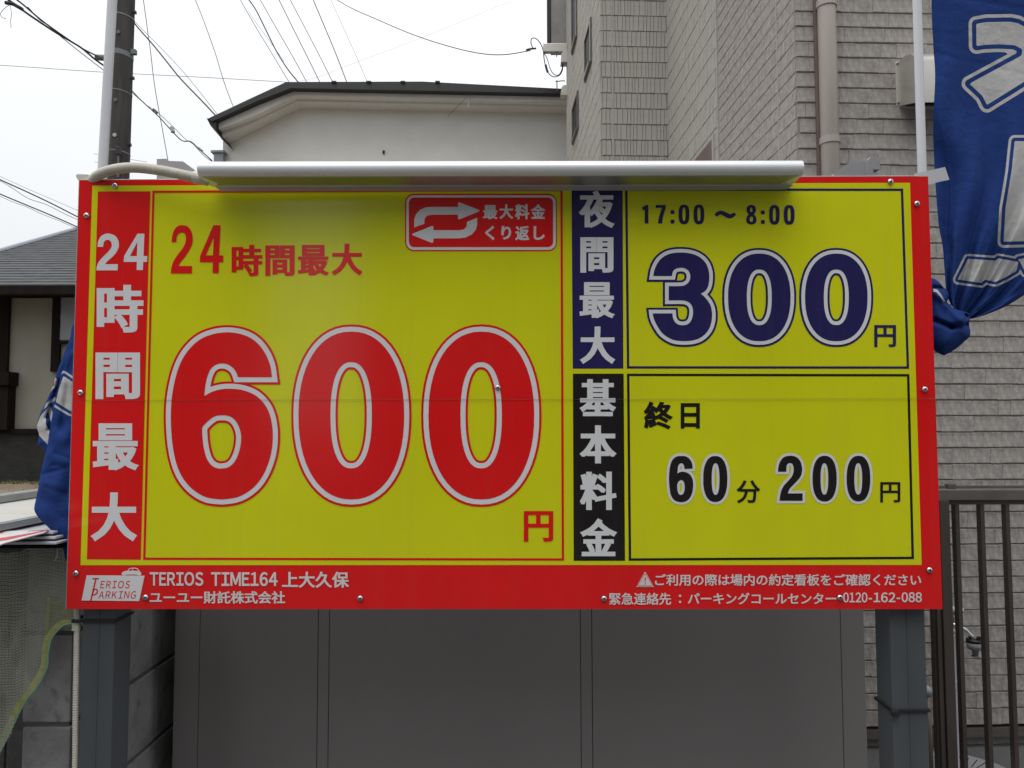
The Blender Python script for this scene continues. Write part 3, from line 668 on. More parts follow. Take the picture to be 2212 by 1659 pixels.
b = MB(); b.tube([W(165.3, 1341, 1.642), W(165.0, 1359, 1.642)], .0085, 16); b.tube([W(165, 1357.5, 1.642), W(164.9, 1360.5, 1.642)], .0092, 16); b.build('coupling', M_PVC, cd2)
def strap(P, py, label, x_extra=0, kink=0, knot=None):
    x0, x1, ya, d = P; ya += SB * ((x0 + x1) / 2 - SC.x); z = W(CX + x0 / ya * F, py, ya).z
    o = thing('cable_tie', label, 'strap', ((x0 + x1) / 2, ya, z), 'black straps round the sign posts'); b = MB(); e = .004
    t_ = .0034
    b.box(x0 - e - x_extra, x1 + e, ya - e - .001, ya - .0008, z - t_, z + t_, .001); b.box(x1 + .0008, x1 + e, ya - .0008, ya + d + e, z - t_, z + t_, .001)
    b.box(x0 - e - x_extra, x0 - .0008 - x_extra, ya - .0008, ya + d + e, z - t_, z + t_, .001); b.box(x0 - e - x_extra, x1 + e, ya + d + .0008, ya + d + e, z - t_, z + t_, .001)
    b.build('loop', M_STRAP, o)
    if knot: 
        c = Vector((knot, ya - .007, z - .003)); b = MB(); b.box(c.x - .008, c.x + .008, c.y - .005, c.y + .005, c.z - .007, c.z + .007, .003); b.build('buckle', M_STRAP, o)
strap(PL, 1341, 'black strap holding the conduit to the left post', .018)
strap(PR, 1534, 'black strap round the bare right post', 0, 0, PR[0] + .002)

# ================================================================== STORAGE SHED behind the board
YS = 2.05
sx = lambda px: W(px, 1400, YS).x
shed = thing('storage_shed', 'plain grey brown steel storage shed close behind the price board', 'shed', ((sx(377) + sx(1872)) / 2, YS + .5, 0))
edges = [(377, 430.6), (431.6, 686), (687.2, 710.4), (711.6, 1253.4), (1254.6, 1278.4), (1279.6, 1816.2), (1817.6, 1868)]
ztop = W(1100, 398, YS).z
for i, (a, c) in enumerate(edges):
    b = MB(); b.box(sx(a), sx(c), YS + (0.0 if i % 2 else .001), YS + .03, .06, ztop, .0015); b.build('panel', M_SHED, shed)
b = MB(); b.box(sx(377) + .01, sx(1868) - .01, YS + .031, YS + 2.2, .05, ztop - .01); b.build('body', M_SHED, shed)
b = MB(); b.box(sx(377) - .01, sx(1868) + .01, YS - .005, YS + 2.21, 0, .058, .004); b.build('base_rail', M_SHED, shed)
b = MB(); b.box(sx(377) - .005, sx(1868) + .005, YS + .005, YS + 2.22, ztop, ztop + .02, .003); b.build('roof', M_SHEDC, shed)
ff = fr(280, 580, .3074)
b = MB(); b.prism([W(*ff(p), YS) for p in ((1128, 182), (1255, 178), (1280, 207), (1470, 213), (1625, 325), (1640, 520), (1128, 520))], (0, .06, 0)); fix_normals(b.build('roof_bracket', M_SHEDC, shed))
ff = fr(3100, 600, .31646)
b = MB(); b.prism([W(*ff(p), YS) for p in ((745, 300), (985, 125), (1175, 120), (1175, 420), (700, 420))], (0, .05, 0))
b.prism([W(*ff(p), YS - .02) for p in ((1208, 84), (1322, 84), (1330, 245), (1242, 245), (1242, 285), (1300, 285), (1300, 420), (1195, 420), (1175, 120), (1190, 115))], (0, .06, 0))
fix_normals(b.build('roof_bracket', M_SHEDC, shed))

# ================================================================== BLOCK WALLS left
def block_wall(x0, x1, y0, y1, label, along, top=1.215, n=7, m=None):
    t = thing('block_wall', label, 'wall', ((x0 + x1) / 2, (y0 + y1) / 2, 0)); b = MB()
    b.box(x0 + .004, x1 - .004, y0 + .004, y1 - .004, -.1, top - .006); b.build('mortar_core', M_MORTAR, t)
    z = top; rows = []
    ln = (y1 - y0) if along == 'y' else (x1 - x0)
    for r in range(n):
        z1 = z; z0 = z - .19; z -= .2
        if r % 2 == 0: st = [0] + [.4 * k for k in range(1, 40) if .4 * k < ln] + [ln]
        else: st = [0] + [.2 + .4 * k for k in range(0, 40) if .2 + .4 * k < ln] + [ln]
        for a, c in zip(st, st[1:]):
            if c - a < .03: continue
            j = random.uniform(-.0015, .0015); b = MB()
            if along == 'y': b.box(x0 + j, x1 + j, y0 + a + .004 * (a > 0), y0 + c - .004, z0, z1, .004)
            else: b.box(x0 + a + .004 * (a > 0), x0 + c - .004, y0 + j, y1 + j, z0, z1, .004)
            b.build('block', m or M_BLOCK, t, loc=((x0 + x1) / 2, (y0 + y1) / 2, z0))
    return t
wx0, wx1 = W(52, 1450, 1.685).x, W(155, 1450, 1.685).x
zj = W(100, 1373.5, 1.685).z
block_wall(wx0, wx1, 1.685, 6.0, 'grey concrete block wall whose end stands beside the left post', 'y', zj + .2)
block_wall(-4.2, wx0 - .01, 2.4, 2.5, 'concrete block wall in a shade-dark colour behind the green net at the left edge', 'x', 1.13, 7, M_BLOCKD)

# ---- things piled on the wall
def slab(name, label, cat, x0, x1, y0, y1, z0, z1, m, me=None, grp=None, bev=.0015, tilt=0):
    t = thing(name, label, cat, ((x0 + x1) / 2, (y0 + y1) / 2, z0), grp); b = MB(); cy = .0
    fw = .012 if me else 0
    b.box(x0, x1 - fw, y0 + fw, y1, z0 + .002, z1 - .0015, bev); o = b.build('board', m, t)
    if me:
        b = MB(); hh = (z1 - z0)
        b.box(x1 - fw, x1, y0, y1, z0, z1, bev); b.box(x1 - fw - .006, x1 - fw, y0 + fw, y1, z1 - .0013, z1 + .0005)
        b.build('edge_trim', me, t)
    t.rotation_euler.x = tilt
    return t
slab('metal_rail', 'grey metal rail lying along the far side of the dusty white panel', 'rail', -1.444, -1.385, 1.2, 4.2, 1.2912, 1.310, M_EDGE, M_EDGE)
slab('framed_panel', 'dusty white panel with metal rim on the pile behind the left flag', 'panel', -1.455, -1.092, 1.2, 4.4, 1.2757, 1.2905, M_WBOARD, M_EDGE)
for k, (xr, nm) in enumerate(((-.975, 'lowest'), (-.985, 'middle'), (-.998, 'top'))):
    slab('white_board', nm + ' of three thin white boards stacked on the block wall end', 'board', -1.43, xr, 1.60 + .012 * k, 3.6, 1.2440 + .0092 * k, 1.2527 + .0092 * k, M_TAPW, None, 'thin white boards on the block wall')
slab('dark_plank', 'dark plank lying under the white boards on the wall', 'plank', -1.9, -.985, 1.63, 3.5, zj + .2005, 1.2435, M_TIMB)
pl = thing('old_sign_plate', 'white and red metal sign plate lying on the pile behind the blue flag', 'sign', (-1.2, 1.55, 1.252)); b = MB()
P4 = [Z(107, 1143.6, 1.2725), Z(94, 1150.8, 1.2725), Z(12, 1172, 1.2725), Z(-60, 1200, 1.2725), Vector((-1.6, 1.2, 1.2725)), Vector((-1.6, 1.72, 1.2725))]
# the plate leans on the boards, clear of the panel rim
zoff = Vector((0, 0, 0))
b.prism([p for p in P4[:4]] + [Z(-80, 1172, 1.2725), Z(-20, 1148.2, 1.2725)], (0, 0, -.002)); fix_normals(b.build('plate', M_PLATE, pl))
def strip(p0, p1, wd, z):
    a = Z(*p0, z); c = Z(*p1, z); a2 = Z(p0[0], p0[1] + wd, z); c2 = Z(p1[0], p1[1] + wd * .5, z); return [a, c, c2, a2]
b = MB(); b.add(strip((104, 1144.2), (60, 1146.5), 1.6, 1.2731), [(0, 1, 2, 3)]); b.add([Z(100, 1145.5, 1.2731), Z(90, 1148.6, 1.2731), Z(12, 1166.5, 1.2731), Z(-30, 1172, 1.2731), Z(-30, 1166, 1.2731), Z(12, 1160.5, 1.2731)], [(0, 1, 2, 5), (5, 2, 3, 4)])
b.add([Z(-20, 1149.3, 1.2731), Z(8, 1149, 1.2731), Z(6, 1151.4, 1.2731), Z(-20, 1152, 1.2731)], [(0, 1, 2, 3)])
b.build('red_border', M_PRED, pl)

# ---- net
ffn = fr(0, 2400, .40498)
hem = [ffn(p) for p in ((790, 222), (720, 228), (640, 240), (560, 310), (510, 380), (488, 450), (472, 560), (470, 640), (430, 740), (350, 870), (250, 1000), (180, 1130), (100, 1290), (0, 1500), (-110, 1700))]
def hem_x(y):
    if y < hem[0][1] + 1: return 172
    for (xa, ya), (xb, yb) in zip(hem, hem[1:]):
        if ya <= y <= yb: return xa + (xb - xa) * (y - ya) / (yb - ya)
    return hem[-1][0]
def net_pt(px, py):
    f_ = noise.noise(Vector((px * .03, py * .012, 0))); 
    Y = 1.655 + .012 * f_ - max(0, (60 - px)) * .0004 - .00006 * max(0, py - 1300)
    dy = 9 * math.sin(px * .035 + 1) + 5 * noise.noise(Vector((px * .05, py * .02, 3)))
    return W(px, py + dy * min(1, max(0, (165 - px) / 60)), Y)
net = thing('garden_net', 'fine green grey netting with yellow green hem draped over the block wall', 'net', W(60, 1400, 1.65))
b = MB()
def ribbon(b, pts, w_):
    vs = []; n = len(pts)
    for i, p in enumerate(pts):
        t = (pts[min(i + 1, n - 1)] - pts[max(0, i - 1)]).normalized(); s_ = t.cross(Vector((0, 1, 0))).normalized() * w_ / 2; vs += [p - s_, p + s_]
    b.add(vs, [(2 * i, 2 * i + 1, 2 * i + 3, 2 * i + 2) for i in range(n - 1)])
y = 1186.0
while y < 1720:
    xr = hem_x(y) + 1; xs = np.arange(-70, xr, 5.0)
    if len(xs) > 2: ribbon(b, [net_pt(x, y + .6 * math.sin(x * 1.3 + y)) for x in xs], .00085)
    y += 3.6 if y < 1330 else 2.7
x = -70.0
while x < 172:
    ys = [yy for yy in np.arange(1186, 1720, 6.0) if x < hem_x(yy) + 1]
    seg = []
    for yy in ys:
        if seg and yy - seg[-1] > 7: break
        seg.append(yy)
    if len(seg) > 2: ribbon(b, [net_pt(x + .5 * math.sin(yy * .9), yy) for yy in seg], .00075)
    x += 3.1
b.build('mesh_threads', M_NET, net, kind='stuff')
hp = catmull([W(x, y_, 1.64 - .00005 * (y_ - 1300)) for x, y_ in hem], 6)
b = MB(); ribbon(b, [p + Vector((-.008, 0, .001)) for p in hp], .013); b.build('hem_band', M_HEM, net, smooth=True)
b = MB(); b.tube([p + Vector((.0008, -.001, -.0008)) for p in hp], .0012, 6); b.build('hem_cord', M_HEM2, net)
b = MB(); ribbon(b, catmull([W(*ffn(p), 1.643) for p in ((480, -20), (475, 100), (462, 250), (450, 400), (442, 520), (436, 620))], 6), .0075); b.build('folded_edge', M_HEM3, net)

M_FOLD = mat('thin_olive_net_layer', (.36, .38, .16), rough=.9, trans=.72)
pf = [(103, 1290), (101, 1330), (98, 1380), (95, 1430), (97, 1450), (103, 1425), (107, 1395), (112, 1372), (122, 1360), (140, 1347), (160, 1343), (168, 1338), (168, 1290), (140, 1300)]
b = MB(); b.add([W(x, y_, 1.650) for x, y_ in pf], [tuple(range(len(pf)))]); b.build('net_fold', M_FOLD, net)
# ================================================================== FLAGS
def sd_poly(P, X, Yv):
    P = np.asarray(P, float); d = np.full(len(X), 1e9)
    for (a, b_), (c, e) in zip(P, np.roll(P, -1, 0)):
        vx, vy = c - a, e - b_; t = np.clip(((X - a) * vx + (Yv - b_) * vy) / (vx * vx + vy * vy + 1e-12), 0, 1)
        d = np.minimum(d, np.hypot(X - a - t * vx, Yv - b_ - t * vy))
    return np.where(inside([P], X, Yv), -d, d)
def cloth(name, pts_px, verts, faces, polys, parent):
    o = build(name, verts, faces, M_FLAG, parent, smooth=True)
    X = np.array([p[0] for p in pts_px]); Yv = np.array([p[1] for p in pts_px]); s_ = np.full(len(X), 99.0)
    for P, k in polys: s_ = np.minimum(s_, sd_poly(P, X, Yv) * k)
    a = o.data.attributes.new('print_distance', 'FLOAT', 'POINT'); a.data.foreach_set('value', s_.astype(np.float32)); return o
def interp(L, t):
    t = t * (len(L) - 1); i = min(int(t), len(L) - 2); f_ = t - i; return (L[i][0] * (1 - f_) + L[i + 1][0] * f_, L[i][1] * (1 - f_) + L[i + 1][1] * f_)
def resample(L, n=60):
    C = [tuple(p)[:2] for p in catmull([(x, y_, 0) for x, y_ in L], 12)]; D = [0]
    for a, c in zip(C, C[1:]): D.append(D[-1] + math.dist(a, c))
    out = []; j = 0
    for i in range(n + 1):
        s_ = D[-1] * i / n
        while j < len(D) - 2 and D[j + 1] < s_: j += 1
        t = (s_ - D[j]) / max(1e-9, D[j + 1] - D[j]); out.append((C[j][0] + (C[j + 1][0] - C[j][0]) * t, C[j][1] + (C[j + 1][1] - C[j][1]) * t))
    return out
fg = fr(3680, 0, .36174); fh = fr(3640, 900, .36162)
rflag = thing('banner_flag', 'blue banner with white outlined letters, tied in a knot right of the board', 'flag', W(2110, 350, 1.7))
LE = resample([(2016, -260), (2015, -120), (2012, 2), (2016, 100), (2020, 165), (2016, 260), (2018, 350), (2027, 480), (2036, 530), (2040, 580), (2046, 640), (2062, 668)])
RE = resample([(2420, -260), (2420, -100), (2425, 100), (2420, 250), (2400, 380), (2370, 480), (2320, 550), (2250, 610), (2190, 652), (2150, 672), (2110, 686), (2088, 690)])
GA = [(622, 265), (730, 245), (1000, 240), (1080, 255), (1150, 292), (1200, 350), (1215, 450), (1210, 620), (1220, 840), (1150, 905), (740, 1160), (690, 1060), (545, 925), (1125, 612), (1130, 545), (1050, 500), (880, 490), (720, 495), (625, 510)]
polys = [([fg(p) for p in GA], 1.0), ([(2192, 305), (2330, 305), (2330, 500), (2250, 520), (2168, 522), (2172, 450), (2185, 370)], 1.25),
         ([(2091, 559), (2150, 563), (2157, 558), (2200, 566), (2196, 585), (2170, 600), (2150, 609), (2128, 604), (2120, 611), (2069, 604)], 1.6),
         ([(2200, 560), (2300, 540), (2300, 590), (2215, 588)], 1.5)]
NU, NV = 150, 210; pp = []; vv = []
for j in range(NV + 1):
    t = j / NV; l = interp(LE, t); r_ = interp(RE, t)
    for i in range(NU + 1):
        s_ = i / NU; px = l[0] + (r_[0] - l[0]) * s_; py = l[1] + (r_[1] - l[1]) * s_
        sag = math.sin(math.pi * s_) * 20 * max(0, t - .45); py += sag
        g_ = max(0, t - .38) / .62
        fold = (.004 + .022 * g_) * math.sin(s_ * 26 + 5 * noise.noise(Vector((s_ * 2, t * 3, 0)))) + .02 * noise.noise(Vector((s_ * 3.2, t * 3.5, 1))) + .006 * g_ * math.sin(s_ * 61 + t * 4)
        ph = s_ * 19 + 3.2 * noise.noise(Vector((s_ * 1.5, t * 2, 7))); fold += .02 * g_ * (abs(math.sin(ph)) ** .6 - .6)          # sharp gathered creases
        for cy_, am in ((.26, .0022), (.40, .0018), (.115, .0016)): fold += am * math.exp(-((t - cy_ - .03 * s_) / .006) ** 2)      # old packing folds
        fold *= 1 - .35 * g_ * g_
        pp.append((px, py)); vv.append(W(px, py, 1.70 + fold + .05 * s_ * (1 - g_)))
ff_ = [(j * (NU + 1) + i, j * (NU + 1) + i + 1, (j + 1) * (NU + 1) + i + 1, (j + 1) * (NU + 1) + i) for j in range(NV) for i in range(NU)]
cloth('cloth', pp, vv, ff_, polys, rflag)
def puff(name, outline, Y, thick, polys, parent, folds, step=3.0, seed=0):
    """closed padded cloth bundle whose outline is measured, bulging both ways"""
    L = smooth_loop(outline, 4, 50); A = np.array(L); xs = np.arange(A[:, 0].min(), A[:, 0].max(), step); ys = np.arange(A[:, 1].min(), A[:, 1].max(), step)
    G = np.array([(x, y_) for x in xs for y_ in ys]); d = -sd_poly(A, G[:, 0], G[:, 1]); G = G[d > step * .6]
    vs = [Vector(p) for p in L] + [Vector(p) for p in G]; n = len(L)
    o = delaunay_2d_cdt(vs, [(i, (i + 1) % n) for i in range(n)], [], 0, 1e-5)
    V = np.array([tuple(v) for v in o[0]]); C = np.array([V[list(t)].mean(0) for t in o[2]]); k = inside([A], C[:, 0], C[:, 1]); T = [o[2][i] for i in range(len(o[2])) if k[i]]
    dd = np.clip(-sd_poly(A, V[:, 0], V[:, 1]), 0, None); mxd = dd.max(); front = []; pts = []
    for (x, y_), e in zip(V, dd):
        bul = thick * math.sqrt(1 - (1 - min(1, e / mxd)) ** 2)
        fo = 0
        for (ax, ay, bx, by, amp, wd) in folds:
            vx, vy = bx - ax, by - ay; t = max(0, min(1, ((x - ax) * vx + (y_ - ay) * vy) / (vx * vx + vy * vy))); dist = math.hypot(x - ax - t * vx, y_ - ay - t * vy)
            fo += amp * math.exp(-(dist / wd) ** 2)
        fo += .008 * noise.noise(Vector((x * .03, y_ * .03, seed))) * min(1, e / 4)
        front.append(W(x, y_, Y - bul + fo * min(1, e / 5 + .15))); pts.append((x, y_))
    m = len(front); back = [W(x, y_, Y + .35 * thick * min(1, e / mxd) + .0005) for (x, y_), e in zip(V, dd)]
    return cloth(name, pts + pts, front + back, [tuple(t) for t in T] + [tuple(i + m for i in t[::-1]) for t in T], polys, parent)
puff('knot', [fh(p) for p in ((150, 560), (262, 592), (330, 640), (372, 690), (425, 750), (428, 800), (410, 850), (470, 915), (560, 945), (645, 972), (662, 1010), (655, 1110), (668, 1180), (655, 1240), (600, 1290), (540, 1345), (460, 1400), (375, 1445), (285, 1400), (150, 1300))], 1.685, .045,
     [([fh(p) for p in ((258, 705), (300, 712), (345, 770), (395, 850), (370, 845), (330, 785), (295, 745), (258, 735))], 60)], rflag,
     [(*fh((260, 690)), *fh((372, 700)), .02, 4), (*fh((400, 850)), *fh((640, 1010)), .016, 4), (*fh((270, 1050)), *fh((460, 1130)), .02, 5), (*fh((460, 1130)), *fh((640, 1110)), .014, 5), (*fh((300, 760)), *fh((600, 1080)), -.014, 10), (*fh((620, 1000)), *fh((625, 1100)), .014, 3)], 2.6, 2)
fz = fr(0, 1200, .47033); fy_ = fr(0, 1850, .37975)
lflag = thing('banner_flag', 'blue banner with white stripes bunched up behind the left edge of the board', 'flag', W(130, 950, 1.66))
puff('cloth_fold', [fz(p) for p in ((700, 150), (618, 215), (596, 320), (545, 450), (492, 590), (466, 670), (445, 745), (395, 860), (345, 960), (312, 1060), (318, 1100), (332, 1150), (318, 1238), (360, 1250), (385, 1300), (470, 1250), (600, 1150), (700, 900))], 1.675, .02,
     [([fz(p) for p in ((470, 655), (492, 690), (480, 730), (418, 790), (428, 765), (462, 720), (462, 690))], 60), ([fz(p) for p in ((470, 820), (395, 880), (372, 930), (400, 905), (470, 850))], 60), ([fz(p) for p in ((430, 890), (345, 985), (312, 1070), (332, 1150), (405, 1230), (420, 1110), (388, 1060), (390, 980))], 60),
      ([fz(p) for p in ((430, 900), (446, 960), (436, 1040), (412, 950))], 60)], lflag, [(*fz((500, 700)), *fz((400, 1000)), .015, 5), (*fz((430, 900)), *fz((420, 1100)), .015, 4), (*fz((470, 560)), *fz((460, 800)), -.008, 5)], 2.6, 5)
puff('cloth_panel', [fz((720, 330)), fz((608, 420)), fz((552, 560)), fz((520, 640)), fz((478, 820)), fz((458, 930)), fz((430, 1080)), fz((405, 1230)), fy_((440, 60)), fy_((405, 250)), fy_((382, 370)), fy_((360, 480)), fy_((378, 540)), fy_((430, 610)), fy_((500, 675)), fy_((580, 755)), fy_((640, 830)), fy_((665, 930)), fy_((692, 1030)), (162, 1215), (172, 1000), (178, 850)], 1.655, .018,
     [([fz(p) for p in ((540, 645), (605, 690), (700, 750), (700, 960), (600, 945), (475, 868), (500, 760))], 1.55)], lflag, [(*fz((610, 500)), *fz((520, 1100)), .006, 7), (*fz((470, 1300)), *fz((600, 1350)), .004, 4), (*fz((450, 1400)), *fz((580, 1420)), .004, 4), (*fy_((450, 120)), *fy_((690, 60)), .004, 4), (*fy_((480, 260)), *fy_((680, 330)), .003, 6)], 3.0, 8)
b = MB(); b.tube(catmull([W(*fy_(p), 1.64) for p in ((632, 835), (612, 870), (605, 930), (600, 985), (578, 1035))], 4), .0012, 5); b.build('loose_thread', M_TAPW, lflag)

def flag_pole(label, p0, p1, Y, r):
    a = W(*p0, Y); c = W(*p1, Y); up = a + (a - c) * .9; dn = c + (c - a).normalized() * .78
    t = thing('flag_pole', label, 'pole', dn, 'white flag poles beside the sign'); b = MB(); b.tube([up, a, c, dn], r, 20); b.build('tube', M_WPOLE, t, smooth=True)
    b = MB(); b.tube([dn, dn + (c - dn) * .03], r * 1.3, 16); b.build('foot', M_TAPG, t)
    return t
flag_pole('white plastic flag pole in front of the dark utility pole', (242.5, 0), (222, 360), 1.70, .0105)
flag_pole('white plastic flag pole between the downpipe and the blue banner', (1981, 0), (1992, 375), 1.70, .0098)
tape = thing('tape_strip', 'frosted strip of tape stuck from the board corner to the banner', 'tape', W(2022, 385, 1.66)); ff = fr(3100, 600, .31646)
b = MB(); b.prism([W(*ff(p), 1.645) for p in ((1755, 300), (1870, 275), (2060, 235), (2150, 215), (2175, 290), (2205, 375), (2080, 400), (2000, 425), (1900, 450), (1780, 420))], (0, .0006, 0)); fix_normals(b.build('strip', M_TAPE, tape))
b = MB(); b.tube([W(*ff(p), 1.66) for p in ((1930, 445), (2010, 412), (2072, 402))], .0006, 5); b.build('tail', M_TAPG, tape)

# ================================================================== GREY BUILDING right
AN = R(2.4); DX = Vector((math.cos(AN), math.sin(AN), 0)); DY = Vector((-math.sin(AN), math.cos(AN), 0))
K0 = W(1723, 300, 3.5); K0.z = 0                # near corner at ground
bld = thing('apartment_building', 'grey brown apartment building with brick pattern siding, right of the board', 'building', K0)
zbase = W(2100, 1560.5, 3.56).z
p2 = (W(2000, 35, 3.54).z - zbase) / 45
TOPZ = 6.9
SHARE = {}
def wallface(O, D, L, z0, rows_h, mode, seed, in_view=None, part='siding_block', openings=()):
    """raised siding pieces on the plane through O along D; outward normal = D x Z"""
    rnd = random.Random(seed); N = D.cross(Vector((0, 0, 1))).normalized(); big = []; rest = MB(); r = 0; z = z0
    while z < TOPZ:
        u = -rnd.random() * .05
        while u < L:
            if mode == 'block': w_ = rnd.choice((.06, .075, .09, .11, .135, .16)); gp = .0003; gz = rnd.choice((.0008, .0035, .005, .0058, .0062)); dep = .0065
            else: w_ = rnd.choice((.023, .027, .031, .038, .046)); gp = .0017; gz = .005; dep = .006
            a, c = max(u, 0), min(u + w_, L)
            if c - a > .012:
                um = (a + c) / 2; zm = z + rows_h / 2
                if not any(o0 <= um <= o1 and q0 <= zm <= q1 for o0, o1, q0, q1 in openings):
                    pr_ = dep + rnd.choice((0, .001, .002, .003)) * (.45 if mode == 'block' else 1.2)
                    P0 = O + D * a + Vector((0, 0, z + gz / 2)); big.append((P0, c - a - gp, rows_h - gz, pr_, um, zm))
            u += w_
        z += rows_h
    return big, D, N
def piece(wd, ht, dep, slope=0):
    i = .0004 if ht < .1 else .0012; j = .003
    vs = [(0, 0, 0), (wd, 0, 0), (wd, 0, ht), (0, 0, ht), (i, -dep, j), (wd - i, -dep + slope, j), (wd - i, -dep + slope, ht - j * .6), (i, -dep, ht - j * .6)]
    fs = [(4, 5, 6, 7), (0, 1, 5, 4), (1, 2, 6, 5), (2, 3, 7, 6), (3, 0, 4, 7)]; return vs, fs
def place(lst, D, N, m, name, keep, parent):
    ang = math.atan2(D.y, D.x); rest = MB(); n = 0; scored = []
    for k, (P, wd, ht, dp, um, zm) in enumerate(lst):
        C = P + D * wd / 2 + Vector((0, 0, ht / 2)); x, y_ = to_px(C); vis = 0 < x < 2212 and 0 < y_ < 1659 and not (172 < x < 2010 and 385 < y_ < 1316) and not (2020 < x and y_ < 620) and not (430 < x < 1735 and 343 < y_ < 400)
        if C.y < .5: vis = False
        scored.append((-(wd * ht / C.y ** 2) if vis else 1, k))
    top = {k for s_, k in sorted(scored)[:keep] if s_ < 0}
    for k, (P, wd, ht, dp, um, zm) in enumerate(lst):
        wq = round(wd, 3); sl = ((k * 7919) % 3 - 1) * .0006
        if k in top:
            key = (name, wq, round(ht, 4), round(dp, 4), sl)
            if key not in SHARE:
                vs, fs = piece(wq, ht, dp, sl); me = bpy.data.meshes.new(name); me.from_pydata(vs, [], fs); me.materials.append(m); me.update(); SHARE[key] = me
            o = bpy.data.objects.new(name, SHARE[key]); COL.objects.link(o); o.parent = parent; o.location = P - Vector(parent.location); o.rotation_euler.z = ang
        else:
            vs, fs = piece(wd, ht, dp, sl); rest.add([P + D * x + Vector((0, 0, z_)) - N * y_ for x, y_, z_ in vs], fs)
    if rest.v: rest.build(name + '_field', m, parent, kind='stuff')
tB = 2.42; K1 = K0 + DY * tB
pB = .13; zB0 = W(1380, 338.75, K1.y).z; zB0 -= math.floor(zB0 / pB) * pB
wB = .5; 
# widths of the set-back front from measured edges
xa, xb = W(1293, 170, K1.y).x, W(1438, 170, K1.y).x; wB = xb - xa
K2 = K1 - DX * wB; K3 = K2 + DY * 2.35
bodyz = TOPZ
b = MB()
def wallprism(pts, z0, z1, m, name):
    bb = MB(); bb.prism([(p.x, p.y, z0) for p in pts], (0, 0, z1 - z0)); fix_normals(bb.build(name, m, bld))
eps = .0
foot = [K0, K0 + DX * 7, K0 + DX * 7 + DY * 9, K3 + DX * 2 + DY * 4, K3 + DY * .0, K2, K1]
wallprism([K0 + DX * 0, K0 + DX * 7, K0 + DX * 7 + DY * 7, K3 + DX * 3, K3, K2, K1], zbase + .0, TOPZ, M_SIDB, 'wall')
off = .03
wallprism([K0 + (DX + DY) * off, K0 + DX * 7 + DY * off, K0 + DX * 7 + DY * 6.9, K3 + DX * 3, K3 + DX * off - DY * off, K2 + (DX + DY) * off, K1 + (DX + DY) * off], -.1, zbase - .0, M_CONC, 'foundation')
b = MB(); 
for z0, z1, o_ in ((zbase - .052, zbase - .012, .012),):
    P = [K0 - DX * o_ - DY * o_, K0 + DX * 7 - DY * o_, K0 + DX * 7 + DY * .05, K0 - DX * o_ + DY * .05]; b.prism([(p.x, p.y, z0) for p in P], (0, 0, z1 - z0))
fix_normals(b.build('sill_trim', M_BRN2, bld))
L1, D1, N1 = wallface(K0, DX, 7.0 * .45, zbase, p2, 'block', 1)
place(L1, D1, N1, M_SID, 'siding_block', 290, bld)
L2, D2, N2 = wallface(K0 + DY * 1.14, -DY, 1.14, zbase, p2, 'block', 2)
b = MB()
def stuffwall(lst, D, N, m, name, z_cut=0):
    rest = MB()
    for P, wd, ht, dp, um, zm in lst:
        if zm < z_cut: continue
        vs, fs = piece(wd, ht, dp * .6); rest.add([P + D * x + Vector((0, 0, z_)) - N * y_ for x, y_, z_ in vs], fs)
    o = rest.build(name, m, bld, kind='stuff')
stuffwall(L2, D2, N2, M_SID, 'side_siding_blocks')
L3, D3, N3 = wallface(K0 + DY * tB, -DY, tB - 1.16, zB0, pB, 'tile', 3)
stuffwall(L3, D3, N3, M_TILE, 'side_siding_tiles')
L4, D4, N4 = wallface(K2, DX, wB, zB0, pB, 'tile', 4)
place(L4, D4, N4, M_TILE, 'siding_tile', 250, bld)
L5, D5, N5 = wallface(K3, -DY, 2.35, zB0, pB, 'tile', 5)
stuffwall(L5, D5, N5, M_TILE, 'far_siding_tiles')
# joint covers
b = MB(); P = K0 + DY * 1.15; b.prism([(P - DX * .012 + DY * s_).to_tuple()[:2] + (zbase,) for s_ in (-.008, .008)] + [((P + DX * .01) + DY * s_).to_tuple()[:2] + (zbase,) for s_ in (.008, -.008)], (0, 0, TOPZ - zbase)); fix_normals(b.build('joint_cover', M_TILE, bld))
b = MB(); jx = W(1322, 200, K1.y).x; tt = (jx - K2.x) / DX.x; P = K2 + DX * tt; b.prism([((P + DX * s_ - DY * e).x, (P + DX * s_ - DY * e).y, 0) for s_, e in ((-.006, .0), (-.006, .0105), (.006, .0105), (.006, 0))], (0, 0, TOPZ)); fix_normals(b.build('joint_cover', M_TILE, bld))
# porch opening in the receding wall, its shade drawn as a raised dark panel
def tk(px): return min((k * .01 for k in range(0, 240)), key=lambda t: abs(to_px(K0 + DY * t + Vector((0, 0, 2.6)))[0] - px))
t1 = tk(1546); t2 = 2.3; zt_ = W(1546, 299, (K0 + DY * t1).y).z
b = MB(); q4 = [K0 + DY * t1 - DX * .001, K0 + DY * t2 - DX * .001, K0 + DY * t2 - DX * .011, K0 + DY * t1 - DX * .011]
b.prism([(p.x, p.y, zbase + .05) for p in q4], (0, 0, zt_ - zbase - .05)); tj = tk(1688); b2 = MB(); q5 = [K0 + DY * (tj - .004) - DX * .001, K0 + DY * (tj + .004) - DX * .001, K0 + DY * (tj + .004) - DX * .0065, K0 + DY * (tj - .004) - DX * .0065]
b2.prism([(p.x, p.y, zbase) for p in q5], (0, 0, TOPZ - zbase)); fix_normals(b2.build('joint_cover', M_TILE, bld))
porch = fix_normals(b.build('porch_shade_panel', M_CABC, bld))
b = MB(); q4 = [K0 + DY * (t1 - .03) - DX * .001, K0 + DY * t1 - DX * .001, K0 + DY * t1 - DX * .016, K0 + DY * (t1 - .03) - DX * .016]
